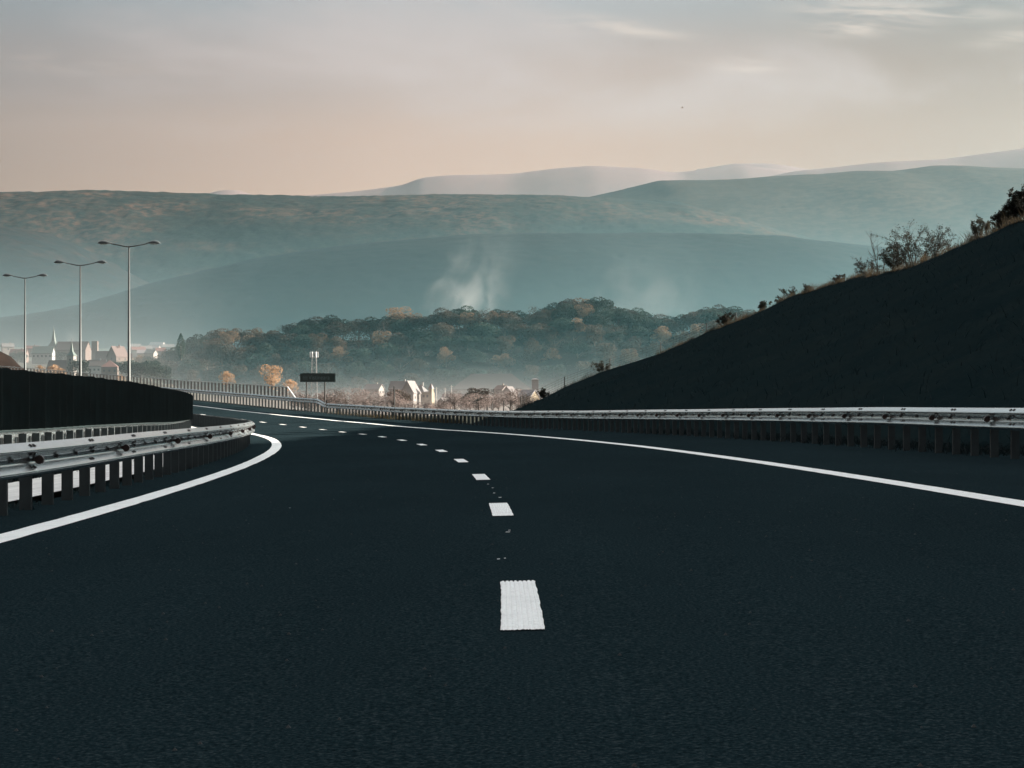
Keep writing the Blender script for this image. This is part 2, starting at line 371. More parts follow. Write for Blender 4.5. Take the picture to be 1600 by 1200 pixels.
# ---------------------------------------------------------------- ground (one sheet to the horizon)
DT = np.array([0, 120, 300, 600, 900, 1000, 1150, 1250, 1400, 1600, 2200, 3000, 4500, 14000], float)
PXT = np.array([-2500, 0, 240, 330, 600, 830, 1300, 4000], float)
ZT = np.array([  # rows: distance, columns: photo column
 [-2, -2, -2, -3, -3, -3, -2, 0],
 [-1, -1, -2, -4, -4, -4, -2, 2],
 [0, 0, -1, -5, -6, -6, -4, 2],
 [5, 5, 3, -3, -5, -5, -3, 4],
 [14, 14, 9, 0, -2, -2, 0, 8],
 [18, 17, 12, 3, 0, 0, 4, 12],
 [22, 20, 17, 9, 7, 7, 12, 20],
 [25, 23, 20, 8, 8, 8, 14, 25],
 [30, 32, 30, 12, 10, 10, 20, 30],
 [42, 42, 40, 22, 20, 20, 30, 40],
 [75, 75, 72, 60, 55, 55, 70, 100],
 [140, 130, 120, 110, 105, 110, 130, 200],
 [190, 180, 170, 160, 160, 170, 190, 260],
 [300, 300, 300, 300, 300, 300, 300, 400]], float)
def valley(x, y):
    d = np.maximum(y, 1.0); px = np.clip(800 + FPX * x / np.maximum(d, 60), -2500, 3999)
    i = np.clip(np.searchsorted(DT, d, 'right') - 1, 0, len(DT) - 2); j = np.clip(np.searchsorted(PXT, px, 'right') - 1, 0, len(PXT) - 2)
    a = np.clip((d - DT[i]) / (DT[i + 1] - DT[i]), 0, 1); b = np.clip((px - PXT[j]) / (PXT[j + 1] - PXT[j]), 0, 1)
    a = a * a * (3 - 2 * a)
    return (ZT[i, j] * (1 - b) + ZT[i, j + 1] * b) * (1 - a) + (ZT[i + 1, j] * (1 - b) + ZT[i + 1, j + 1] * b) * a
def ground(x, y):
    s, w = sw(x, y); v = valley(x, y)
    inside = (w > -17.8) & (w < 8.6) & (s < 345)
    rz = zr(np.clip(s, -60, 420), w)
    dist = np.where(w >= 8.6, w - 8.6, np.where(w <= -17.8, -17.8 - w, 0))
    k = np.clip(dist / 14, 0, 1); k = k * k * (3 - 2 * k)
    k = np.where(s > 345, 1, k)
    return np.where(inside, rz - .16, (rz - .12) * (1 - k) + v * k)
ys = np.concatenate([np.arange(-70, 160, 3.0), 160 + (np.linspace(0, 1, 230) ** 2.2) * 13500])
us = np.tan(np.linspace(-1.15, 1.15, 301) ** 1) * .42; us = np.sign(us) * np.abs(us) ** 1.2
YY, UU = np.meshgrid(ys, us, indexing='ij'); XX = UU * (YY + 130)
ZZ = ground(XX, YY) + np.where(YY > 350, fbm(XX / 90, YY / 90, 3) * np.clip((YY - 350) / 500, 0, 3), 0)
gr = npmesh('ground', np.stack([XX, YY, ZZ], -1).reshape(-1, 3), gridfaces(len(ys), len(us))[:, ::-1], M_FIELD); gr['kind'] = 'structure'

# ---------------------------------------------------------------- hillside on the right (cut slope that shades the road)
RP = [(815, 638, 240), (850, 621, 243), (881, 606.5, 245), (953, 579, 248), (1032, 552, 250), (1100, 521, 235), (1180, 489, 205), (1260, 455, 170), (1345, 432, 140), (1470, 402, 110), (1540, 372, 95), (1600, 345, 85)]
ridge = [pix(*q) for q in RP]
ridge = [(-1.0, 244, -.6)] + ridge + [(23.3, 70, 9.6), (23.3, 50, 9.7), (23.5, 30, 9.7), (23.5, 0, 9.8), (24, -40, 10), (24, -70, 10)]
ridge = np.array(ridge)
tt = np.concatenate([[0], np.cumsum(np.hypot(np.diff(ridge[:, 0]), np.diff(ridge[:, 1])))])
NU = 420; tu = np.linspace(0, tt[-1], NU)
rd = np.stack([np.interp(tu, tt, ridge[:, k]) for k in range(3)], 1)
for k in range(3):   # soften the corners a little
    q = np.pad(rd[:, k], 2, 'edge'); rd[:, k] = (q[:-4] + q[1:-3] + q[2:-2] + q[3:-1] + q[4:]) / 5
rd[:, 2] += fbm(tu / 9, tu * 0, 5) * .35
def footpt(y):
    ss = np.arange(-70, 130, .5); xx, yy = cl(ss, 8.55); yq = np.minimum(y, 98)
    x = np.interp(yq, yy, xx); s = np.interp(yq, yy, ss)
    z = zr(s, 8.55) - .05
    return x - np.clip(y - 98, 0, 200) * .004, np.where(y > 98, z - (y - 98) * .012, z)
fy = np.where(rd[:, 1] > 98, 98 + (rd[:, 1] - 98) * .6, rd[:, 1]); fx, fz = footpt(fy)
NV = 60; vv = np.linspace(0, 1, NV)
HX = fx[:, None] + (rd[:, 0] - fx)[:, None] * vv; HY = fy[:, None] + (rd[:, 1] - fy)[:, None] * vv
prof = vv * 1.03 - .06 * np.sin(vv * math.pi * 1.0) ; prof = prof / prof[-1]
HZm = fz[:, None] + (rd[:, 2] - fz)[:, None] * prof
HZm += (fbm(HX / 2.2, HY / 2.2, 9, 5) * .35) * np.sin(np.clip(vv, 0, 1) * math.pi)[None, :] + (vnoise(HX * 2.3, HY * 2.3, 4) * .12) * (vv > .02)
bx = np.array([.8, 2, 4, 8, 14, 24, 40]); bz = np.array([.05, .25, .7, 1.7, 3.2, 6, 11])
fade = np.clip((250 - rd[:, 1]) / 30, 0, 1)
BX = rd[:, 0][:, None] + bx; BY = rd[:, 1][:, None] + bx * .12; BZ = np.maximum(rd[:, 2][:, None] - bz, -6)
GX = np.concatenate([HX, BX], 1); GY = np.concatenate([HY, BY], 1); GZ = np.concatenate([HZm, BZ], 1)
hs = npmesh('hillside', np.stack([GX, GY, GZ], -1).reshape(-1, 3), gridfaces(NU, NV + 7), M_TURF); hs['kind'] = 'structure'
def on_slope(a, v):       # a in 0..1 along the ridge, v 0 foot .. 1 crest
    i = a * (NU - 1); i0 = np.clip(np.floor(i).astype(int), 0, NU - 2); f = i - i0
    j = v * (NV - 1); j0 = np.clip(np.floor(j).astype(int), 0, NV - 2); g = j - j0
    def L2(A): return (A[i0, j0] * (1 - f) + A[i0 + 1, j0] * f) * (1 - g) + (A[i0, j0 + 1] * (1 - f) + A[i0 + 1, j0 + 1] * f) * g
    return np.stack([L2(HX), L2(HY), L2(HZm)], -1)
def blades(name, base, hgt, wid, mat, label, cat, lean=.35):
    n = len(base); az = rng.uniform(0, math.pi, n); h = hgt; wv = np.stack([np.cos(az), np.sin(az), 0 * az], 1) * (wid / 2)[:, None]
    ln = np.stack([rng.normal(0, lean, n), rng.normal(0, lean, n), np.ones(n)], 1) * h[:, None]
    md = base + ln * .55 + np.stack([0 * h, 0 * h, h * .06], 1); tip = base + ln * np.array([1.25, 1.25, .95])
    V = np.stack([base - wv, base + wv, md + wv * .7, md - wv * .7, tip + wv * .15, tip - wv * .15], 1).reshape(-1, 3)
    b = np.arange(n)[:, None] * 6; F = np.concatenate([b + [0, 1, 2, 3], b + [3, 2, 4, 5]], 0)
    o = npmesh(name, V, F, mat, None, False); tag(o, label, cat, kind='stuff'); return o
# crest grass: clumpy fringe
def crest(n, seed):
    a = rng.uniform(.005, .93, n * 3); dens = fbm(a * 160, a * 0, seed, 4) + .22; a = a[rng.uniform(-.25, .5, len(a)) < dens][:n]
    return a, rng.normal(.995, .008, len(a)).clip(.8, 1)
a1, v1 = crest(15000, 21); b1 = on_slope(a1, v1)
tall = 1 + .9 * (vnoise(a1 * 300, a1 * 0, 31) > .22)
blades('grass', b1, rng.uniform(.10, .42, len(a1)) * tall, rng.uniform(.010, .03, len(a1)), F_RIM, 'dry grass fringe glowing along the crest of the dark slope', 'grass')
a2 = rng.uniform(.0, .8, 16000); v2 = rng.uniform(.02, 1, 16000); b2 = on_slope(a2, v2)
blades('grass', b2 - (0, 0, .03), rng.uniform(.08, .35, len(a2)), rng.uniform(.012, .04, len(a2)), F_DRY, 'rough dark grass covering the shaded slope above the right guardrail', 'grass', .5)
# weeds along rail feet
def verge(n, s0, s1, w0, w1, h0, h1, label, mat=F_WEED, dz=0.0):
    s = rng.uniform(s0, s1, n * 3); s = s[fbm(s / 3, s * 0, 14, 3) > rng.uniform(-.45, .35, len(s))][:n]; w = rng.normal((w0 + w1) / 2, (w1 - w0) / 3.2, len(s))
    return blades('grass', P(s, w, dz - .02), rng.uniform(h0, h1, len(s)), rng.uniform(.008, .022, len(s)), mat, label, 'grass', .5)
verge(6000, 97, 131, 7.6, 8.6, .06, .26, 'yellowed weeds at the feet of the right guardrail posts')
verge(7000, 15, 62, 7.7, 8.7, .05, .22, 'low dark weeds along the near right guardrail', F_DRY)
verge(9000, 14, 90, -6.9, -6.25, .05, .24, 'jagged dark grass edge along the pale median strip', F_DRY)
verge(3500, 14, 60, -4.9, -4.55, .02, .07, 'short tufts at the foot of the left guardrail', F_DRY)

# ---------------------------------------------------------------- guardrails
WP = [(0, -.004), (-.006, .004), (-.056, .072), (-.066, .081), (-.078, .083), (-.090, .076), (-.124, .014), (-.136, .002), (-.150, -.001), (-.182, -.001), (-.196, .003), (-.208, .013), (-.256, .074), (-.268, .082), (-.282, .081), (-.298, .070), (-.310, .060)]
def sweep_profile(mb_name, s_arr, wfun, zfun, side, prof, mat, parent, thick=.004, jogs=None):
    """side=+1: profile bulges to +w. closed shell"""
    pr = [(z, n) for z, n in prof]; back = [(z, n - thick) for z, n in prof][::-1]
    ring = np.array(pr + back); k = len(ring); V = []
    for s in s_arr:
        w = wfun(s); z = zfun(s)
        x, y = cl(s, 0); t = head(s); nx, ny = math.cos(t), math.sin(t)
        ww = w + side * ring[:, 1]
        V.append(np.stack([x + nx * ww, y + ny * ww, z + ring[:, 0]], 1))
    V = np.array(V); n = len(s_arr); idx = np.arange(n * k).reshape(n, k); A = idx[:-1]; B = idx[1:]
    F = np.stack([A, np.roll(A, -1, 1), np.roll(B, -1, 1), B], -1).reshape(-1, 4)
    if side < 0: F = F[:, ::-1]
    me = npmesh(mb_name, V.reshape(-1, 3), F, mat, parent, True)
    return me
def shade_auto(o): pass
def post_mb(s, w, side, zb, zt, holes=False):
    """C-section post, web across the road"""
    mb = MB(); x, y = cl(s, w); t = head(s); M = Matrix.Translation((float(x), float(y), 0)) @ Matrix.Rotation(t, 4, 'Z')
    h = zt - zb; zc = (zt + zb) / 2
    mb.box((0, 0, zc), (.10, .006, h), M=M)
    mb.box((-.053, .025, zc), (.006, .056, h), M=M); mb.box((.053, .025, zc), (.006, .056, h), M=M)
    mb.box((-.035, .055, zc), (.03, .005, h), M=M); mb.box((.035, .055, zc), (.03, .005, h), M=M)
    return mb
def spacer_mb(s, w0, w1, z):
    mb = MB(); t = head(s); wc = (w0 + w1) / 2; x, y = cl(s, wc); M = Matrix.Translation((float(x), float(y), z)) @ Matrix.Rotation(t, 4, 'Z')
    mb.box((0, 0, 0), (abs(w1 - w0), .10, .16), M=M); return mb
def guardrail(name, label, w, side, sa, sb, top, nposts, reflectors=True, mod=3.04, rstep=5.1, rphase=18.25, phase=0.0, near=20, galv_posts=None, group=None):
    spacing = mod / 3; g = empty(name); tag(g, label, 'guardrail', group)
    S = np.arange(sa, sb + .01, .6667)
    wav = lambda s: float(fbm(np.array([s / 17.]), np.array([w]), 77, 3)[0]) * .035
    wf = lambda s: w + wav(s + 400) * .9
    zf = lambda s: float(zr(s, w)) + top(s) + wav(s)
    sweep_profile('beam', S, wf, zf, side, WP, M_GALV, g)
    # splices: overlapping plate with its bolts, every 4 m
    sp = MB(); rf = []
    k0 = math.ceil((sa - phase) / mod)
    s = phase + mod * k0
    bolts = MB()
    while s < min(sb, 150):
        zt = zf(s); t = head(s)
        for ds in (-.07, .07):
            for (zq, nq, tilt) in ((-.030, .040, .94), (-.108, .044, -1.05), (-.232, .045, .98)):
                x, y = cl(s + ds, wf(s) + side * nq)
                M = Matrix.Translation((float(x), float(y), zt + zq)) @ Matrix.Rotation(t, 4, 'Z') @ Matrix.Rotation(-side * tilt if True else 0, 4, 'Y')
                bolts.box((side * .005 if False else 0, 0, 0), (.028, .030, .036) if False else (.020, .045, .034), M=M)
        s += mod
    if bolts.v: o = bolts.build('splice_bolts', M_BLACK, g); o['kind'] = 'stuff'
    # posts (nearest hundred individually, rest as one)
    ps = np.arange(math.ceil((sa - phase) / spacing) * spacing + phase + .3, sb, spacing)
    order = [float(q) for q in ps if q > 6][:nposts]; rest = [float(q) for q in ps if float(q) not in order]
    back = w - side * .095
    def one(q):
        zt = zf(q) - .03; mb = post_mb(q, back, side, float(zr(q, back)) - .35, zt)
        mb2 = spacer_mb(q, back + side * .07, wf(q) + side * -.002, zt - .125); b = len(mb.v)
        mb.v += mb2.v; mb.f += [tuple(i + b for i in f) for f in mb2.f]; mb.mi += mb2.mi
        x, y = cl(q, wf(q) + side * .012); bz = zf(q) - .155
        M = Matrix.Translation((float(x), float(y), bz)) @ Matrix.Rotation(head(q), 4, 'Z'); mb.box((0, 0, 0), (.02, .05, .03), M=M, m=1)
        return mb
    for q in order: one(q).build('post', [M_POST, M_BLACK], g)
    if rest:
        al = MB()
        for q in rest:
            m1 = one(q); b = len(al.v); al.v += m1.v; al.f += [tuple(i + b for i in f) for f in m1.f]; al.mi += m1.mi
        o = al.build('post', [M_POST, M_BLACK], g); o['kind'] = 'stuff'
    if reflectors:
        q = rphase - rstep * 3
        while q < min(sb, 120):
            if q > 8:
                mb = MB(); x, y = cl(q, wf(q) + side * .075); t = head(q)
                fdir = Vector((math.sin(t) * 1, -math.cos(t), 0)); c = Vector((float(x), float(y), zf(q) - .165))
                mb.tube([c + fdir * .022, c - fdir * .022], [.042, .042], 20)
                mb.box((0, 0, 0), (.05, .02, .02), M=Matrix.Translation(c - Vector((side * math.cos(t) * .045, side * math.sin(t) * .045, 0))) @ Matrix.Rotation(t, 4, 'Z'))
                mb.build('reflector', M_REFL, g)
            q += rstep
    return g, zf, wf
nl = guardrail('guardrail', 'white topped steel guardrail curving along the left edge line', -4.38, 1, 6, 200, lambda s: .66, 90, phase=18.1)
nr = guardrail('guardrail', 'long grey guardrail below the dark grass slope on the right', 7.5, -1, 10, 131.0, lambda s: .73, 90, mod=2.82, rstep=2.82, rphase=27.35, phase=26.3)
nm = guardrail('guardrail', 'median guardrail carrying the dark green slatted screen', -6.5, -1, 10, 200, lambda s: .70, 90, reflectors=False, phase=1.0)
nb = guardrail('guardrail', 'higher guardrail on the bridge beneath the barred railing', 7.5, -1, 131.0, 320, lambda s: .73 + .27 * min(1, max(0, (s - 131) / 2.5)), 90, phase=131.4, reflectors=False)

# glare screen of upright slats on the median rail
gs = empty('glare_screen'); tag(gs, 'dark green screen of upright slats standing on the median rail', 'screen')
zf, wf = nm[1], nm[2]
S = np.arange(14, 150.1, .667)
sweep_profile('base_bar', S, lambda s: wf(s) + .05, lambda s: zf(s) + .035, 1, [(0, 0), (0, .06), (-.03, .06), (-.03, 0)], M_GREEN, gs, .05)
def slat(s):
    mb = MB(); x, y = cl(s, wf(s) + .10); t = head(s); z = zf(s) + .036
    h = .84 + random.uniform(-.012, .012); M = Matrix.Translation((float(x), float(y), z)) @ Matrix.Rotation(t + R(14) + random.uniform(-.14, .14), 4, 'Z') @ Matrix.Rotation(random.uniform(-.012, .012), 4, 'Y')
    # slightly bowed blade with rounded shoulders
    n = 7; prof = []
    vs = []
    for side_ in (1, -1):
        for k in range(n):
            u = -1 + 2 * k / (n - 1); xx = u * .11; yy = .018 * (1 - u * u) + side_ * .0035
            top = h - .03 * u ** 4
            vs += [(xx, yy, 0), (xx, yy, top)]
    fs = []
    for k in range(n - 1):
        a_ = 2 * k; fs.append((a_, a_ + 2, a_ + 3, a_ + 1)); b_ = 2 * n + 2 * k; fs.append((b_, b_ + 1, b_ + 3, b_ + 2)); fs.append((a_ + 1, a_ + 3, b_ + 3, b_ + 1))
    fs += [(0, 1, 2 * n + 1, 2 * n), (2 * n - 2, 4 * n - 2, 4 * n - 1, 2 * n - 1)]
    mb.add([M @ Vector(v) for v in vs], fs); return mb
sl = [22 + .62 * k for k in range(206)]
for q in sl[:99]: slat(q).build('slat', M_GREEN, gs)
al = MB()
for q in sl[99:] + [14 + .62 * k for k in range(13)]:
    m1 = slat(q); al.add(m1.v, m1.f)
al.build('slat', M_GREEN, gs)['kind'] = 'stuff'

# bridge railing
br = empty('bridge_railing'); tag(br, 'barred steel railing along the far edge of the bridge', 'railing')
RT = np.array([(146, 2.57), (161, 3.0), (179, 3.53), (197, 4.21), (212, 4.79), (241, 6.1), (280, 8.1), (330, 10.6)])
def rt(s): return float(np.interp(s, RT[:, 0], RT[:, 1]))
WR = 8.3; S = np.arange(146, 325, 1.5)
sq = lambda h, d: [(h / 2, -d / 2), (h / 2, d / 2), (-h / 2, d / 2), (-h / 2, -d / 2)]
M_RAIL = simple('pale_railing_steel', (.34, .38, .39), .5, .4); M_BAR = simple('dark_bar_steel', (.010, .014, .016), .6, .0)
sweep_profile('top_rail', S, lambda s: WR, lambda s: rt(s), -1, [(0.03, -.03), (.03, .04), (-.03, .04), (-.03, -.03)], M_RAIL, br, .001)
sweep_profile('bottom_rail', S, lambda s: WR, lambda s: rt(s) - 1.02, -1, [(0.03, -.03), (.03, .03), (-.03, .03), (-.03, -.03)], M_RAIL, br, .001)
def bar(s):
    mb = MB(); x, y = cl(s, WR); mb.box((float(x), float(y), rt(s) - .51), (.14, .06, .96), head(s)); return mb
bs = [146.3 + 1.12 * k for k in range(160)]
for q in bs[:99]: bar(q).build('bar', M_BAR, br)
al = MB()
for q in bs[99:]: m1 = bar(q); al.add(m1.v, m1.f)
al.build('bar', M_BAR, br)['kind'] = 'stuff'
x0_, y0_ = cl(145.9, WR); x1_, y1_ = cl(143.2, WR)
MB().tube([(float(x0_), float(y0_), rt(146)), (float(x1_), float(y1_), rt(146) - .95)], .05).build('end_brace', simple('white_paint', (.75, .76, .76), .5), br)
# bridge deck edge beam
strip('bridge_kerb', np.arange(140, 330, 1.5), 8.0, 8.6, .12, simple('deck_concrete', (.14, .14, .135), .9), None, 2)['kind'] = 'structure'

# ---------------------------------------------------------------- street lamps
def lamp(px, y_top, w, arm_px, label):
    ss = np.arange(100, 260, .05); xs, yy = cl(ss, w); u = 800 + FPX * xs / yy; i = int(np.argmin(np.abs(u - px))); s = float(ss[i]); x, y = float(xs[i]), float(yy[i])
    zb = float(zr(s, w)) - .1; zt = CAMH + (HZ - y_top) / FPX * y; sc = arm_px / FPX * y / 2
    t = empty('street_lamp', (x, y, zb), 0.0); tag(t, label, 'street lamp', 'street lamps on the median'); H = zt - zb
    m = MB(); m.tube([(0, 0, 0), (0, 0, .5), (0, 0, H)], [.12, .115, .055], 12); m.build('pole', M_POLE, t, True)
    MB().box((0, 0, .02), (.45, .45, .05)).build('base_plate', M_POLE, t)
    for sg, yaw in ((-1, 0), (1, 0)):
        Hh = sc; rise = .17
        arm = MB(); arm.tube([(0, 0, H - .04), (sg * .3, 0, H - .01), (sg * (Hh - .80), 0, H + rise)], [.045, .045, .035], 8); arm.build('arm', M_LAMP, t, True)
        # lamp head: tapered shell (rounded, deeper at the outer third)
        secs = [(0, .035, .035, 0), (.12, .09, .055, .01), (.35, .15, .13, .035), (.60, .18, .17, .04), (.80, .15, .13, .03), (.92, .07, .05, .0), (.96, .015, .015, -.01)]
        V = []; F = []; n = 14
        for (l, hw, hh, dz) in secs:
            for k in range(n):
                an = 2 * math.pi * k / n; zz_ = math.sin(an) * hh; zz_ = zz_ if zz_ > 0 else zz_ * .45
                V.append((sg * (Hh - .86 + l), math.cos(an) * hw, H + rise + .02 + dz + zz_))
        for i2 in range(len(secs) - 1):
            for k in range(n):
                q = (i2 * n + k, i2 * n + (k + 1) % n, (i2 + 1) * n + (k + 1) % n, (i2 + 1) * n + k); F.append(q if sg < 0 else q[::-1])
        F.append(tuple(range(n)) if sg > 0 else tuple(range(n))[::-1])
        hd = npmesh_ng(V, F, 'lamp_head', M_LAMP, t)
        V = []; F = []
        for (l, hw, hh) in [(.30, .09, .03), (.45, .13, .06), (.62, .14, .07), (.78, .10, .05)]:
            for k in range(7):
                an = math.pi * k / 6; V.append((sg * (Hh - .86 + l), math.cos(an) * hw, H + rise + .02 - .01 - math.sin(an) * hh - .012))
        for i2 in range(3):
            for k in range(6): F.append((i2 * 7 + k, i2 * 7 + k + 1, i2 * 7 + 8 + k, i2 * 7 + 7 + k))
        npmesh_ng(V, F, 'lens', M_LENS, hd)
    return t
def npmesh_ng(V, F, name, mat, parent):
    mb = MB(); mb.add(V, F); return mb.build(name, mat, parent, True)
lamp(201.5, 384.5, -5.45, 94, 'nearest and tallest twin armed street lamp, nearest the wooded ridge')
lamp(125.5, 414, -5.45, 79, 'middle of the three twin armed street lamps above the dark screen')
lamp(39, 434, -5.45, 67, 'farthest twin armed street lamp, left of the church spires')

# ---------------------------------------------------------------- river name sign
sgn = empty('road_sign', pix(496.5, 640, 152)); x, y, z = sgn.location; tag(sgn, 'dark green river name sign on two posts behind the rail', 'road sign')
k = 152 / FPX; W_, H_ = 55 * k, 13.8 * k; zc = (HZ - 590) * k + 0.0; sgn.rotation_euler = (0, 0, R(6))
mb = MB(); mb.box((0, 0, zc), (W_, .05, H_)); mb.build('panel', M_SIGN, sgn)
mb = MB()
for a_, b_, c_, d_ in ((-W_ / 2 + .05, W_ / 2 - .05, H_ / 2 - .05, 'h'), (-W_ / 2 + .05, W_ / 2 - .05, -H_ / 2 + .05, 'h')):
    mb.box((0, -.028, zc + c_), (W_ - .1, .004, .02))
for sx in (-1, 1): mb.box((sx * (W_ / 2 - .05), -.028, zc), (.02, .004, H_ - .08))
mb.build('border', M_SIGNT, sgn)
mb = MB()
for j in (-1, 0, 1):
    pts = [(-W_ / 2 + .20 + .40 * i / 12, -.0285, zc + j * .115 + .012 * math.sin(i * math.pi / 2)) for i in range(13)]
    for i in range(12):
        (xa, ya, za), (xb, yb, zb) = pts[i], pts[i + 1]; mb.add([(xa, ya, za - .018), (xb, yb, zb - .018), (xb, yb, zb + .018), (xa, ya, za + .018)], [(0, 1, 2, 3)])
mb.build('wave_symbol', M_SIGNT, sgn)
cu = bpy.data.curves.new('lettering', 'FONT'); cu.body = 'Vistineara'; cu.size = .50; cu.extrude = .002; cu.align_x = 'LEFT'; cu.align_y = 'CENTER'
tx = bpy.data.objects.new('lettering', cu); COL.objects.link(tx); tx.parent = sgn; tx.rotation_euler = (R(90), 0, 0); tx.location = (-W_ / 2 + .66, -.031, zc + .0); tx.scale = (.84, 1, 1)
cu.materials.append(M_SIGNT); bpy.context.view_layer.update()
me_ = bpy.data.meshes.new_from_object(tx.evaluated_get(bpy.context.evaluated_depsgraph_get())); t2 = bpy.data.objects.new('lettering', me_); COL.objects.link(t2); t2.parent = sgn
t2.rotation_euler = tx.rotation_euler; t2.location = tx.location; t2.scale = tx.scale; bpy.data.objects.remove(tx); t2.name = 'lettering'
for dx in (-17.5 * k, 11 * k):
    MB().tube([(dx, .07, -2.0), (dx, .07, zc + H_ / 2 - .05)], .055, 8).build('post', M_DPOST, sgn)

# ---------------------------------------------------------------- fences
wf_ = empty('wire_fence'); tag(wf_, 'wire fence on dark posts climbing the end of the slope', 'fence')
fp = [(761, 635, 262), (769, 629, 258), (787, 626, 252), (814, 619.5, 246), (882, 588.5, 246), (953, 560, 248), (1032, 535, 250), (1104, 505, 238), (1150, 488, 224)]
tops = []
for px, py, d in fp:
    x, y, z = pix(px, py, d); tops.append((x, y, z)); MB().tube([(x, y, z - 1.75), (x, y, z)], [.07, .06], 7).build('post', M_DPOST, wf_)
mb = MB()
for (p0, p1) in zip(tops[3:-1], tops[4:]):
    for dz in (.05, .35, .65, .95, 1.2):
        mb.tube([(p0[0], p0[1], p0[2] - dz), ((p0[0] + p1[0]) / 2, (p0[1] + p1[1]) / 2, (p0[2] + p1[2]) / 2 - dz - .05), (p1[0], p1[1], p1[2] - dz)], .020, 4)
    for q in range(1, 14):
        f = q / 14; mb.tube([(p0[0] + (p1[0] - p0[0]) * f, p0[1] + (p1[1] - p0[1]) * f, p0[2] + (p1[2] - p0[2]) * f - 1.25), (p0[0] + (p1[0] - p0[0]) * f, p0[1] + (p1[1] - p0[1]) * f, p0[2] + (p1[2] - p0[2]) * f - .08)], .011, 4)
mb.build('wire', M_WIRE, wf_)
x, y, z = pix(616, 603.5, 150); o = MB().tube([(x, y, z - 3.0), (x, y, z)], [.06, .055], 8).build('marker_post', M_DPOST); tag(o, 'lone dark post behind the rail beside the white villa', 'post')

# ---------------------------------------------------------------- bushes on the crest
def leafcards(n, pts_fn, size, flat=0.0):
    c = pts_fn(n); n = len(c); u = rng.normal(size=(n, 3)); u /= np.linalg.norm(u, axis=1)[:, None]
    v = np.cross(u, rng.normal(size=(n, 3))); v /= np.linalg.norm(v, axis=1)[:, None]; sz = size * rng.uniform(.6, 1.3, n)[:, None]
    u *= sz; v *= sz * .7
    return np.stack([c - u - v * .2, c - v, c + u + v * .1, c + v], 1).reshape(-1, 3), np.arange(n * 4).reshape(-1, 4)
def near_ridge(px, d, dy=0):
    j = int(np.argmin(np.abs(800 + FPX * rd[:, 0] / rd[:, 1] - px))); return rd[j]
def bush(px, scale, nst, dens, label, seed, lean=(0, 0), leaf=.035, long=None, bare=False, name='bush'):
    r = random.Random(seed); base = near_ridge(px, 0); t = empty(name, tuple(float(q) for q in (base[0], base[1], base[2] - .05))); tag(t, label, 'bush')
    mb = MB(); pts = []
    def grow(p, d, l, rad, depth):
        n = 5; q = p.copy(); path = [q.copy()]
        for i in range(n):
            d = (d + Vector((r.gauss(0, .22), r.gauss(0, .22), r.gauss(0.02, .16)))).normalized(); q = q + d * l / n; path.append(q.copy())
            if depth < 3: 
                if r.random() < (.75 if depth < 2 else .5): grow(q, (d + Vector((r.gauss(0, .75), r.gauss(0, .75), r.gauss(.1, .5)))).normalized(), l * r.uniform(.35, .6), rad * .5, depth + 1)
            if depth >= 1: pts.extend([q + Vector((r.gauss(0, .05), r.gauss(0, .05), r.gauss(0, .05))) * scale for _ in range(dens)])
        mb.tube(path, [rad * (1 - .6 * i / n) for i in range(n + 1)], 4, cap=False)
    for i in range(nst):
        an = r.uniform(0, 6.28); d = Vector((math.cos(an) * .7 + lean[0], math.sin(an) * .5, 1.0 + lean[1])).normalized()
        grow(Vector((r.gauss(0, .25) * scale, r.gauss(0, .2) * scale, 0)), d, scale * r.uniform(.8, 1.25), .022 * scale, 0)
    if long:
        for (dx, dz) in long:
            p = Vector((0, 0, .6 * scale)); path = [p + Vector((dx * f, 0, dz * f + .35 * math.sin(f * 2.2) * (abs(dx) > .8))) for f in np.linspace(0, 1, 9)]
            mb.tube(path, [.022 * (1 - .7 * i / 9) for i in range(9)], 4)
            for q in path[2:]: 
                pts.extend([q + Vector((r.gauss(0, .07), r.gauss(0, .05), r.gauss(0, .06))) for _ in range(int(dens * 9))])
    mb.build('stems', M_TWIG, t)
    if pts and not bare:
        c = np.array([tuple(q) for q in pts]); V, F = leafcards(len(c), lambda n: c, leaf)
        npmesh('leaves', V, F, F_BUSH, t, False)
    return t
bush(1353, .95, 7, 1, 'low sparse bush at the left end of the clump on the crest', 3, (-.3, 0))
bush(1372, 1.9, 3, 0, 'bare twiggy sapling between the two leafy bushes on the crest', 5, (-.15, .5), bare=True, name='sapling')
bush(1425, 1.7, 9, 2, 'large leafy bush with a long arching branch on the crest', 8, (-.15, 0), leaf=.036, long=[(-2.5, .75), (-1.2, 1.0), (.9, 1.2)])
bush(1402, 1.1, 7, 2, 'dense low leafy bush left of the arching branch', 12, (-.2, 0), leaf=.04)
bush(1462, 1.35, 7, 1, 'thin upright bush on the right of the clump', 15, (.1, .2), leaf=.035)
bush(1490, .9, 3, 0, 'small solitary weed stem right of the crest bushes', 17, (0, .8), bare=True, name='weed')
bush(1535, .7, 6, 2, 'small round bush just below the top corner thicket', 19, leaf=.03)
bush(1568, .85, 9, 4, 'dense dark bush near the right edge of the photo', 22, leaf=.035)
bush(1598, .95, 10, 4, 'topmost dark thicket at the right edge of the photo', 24, leaf=.035)
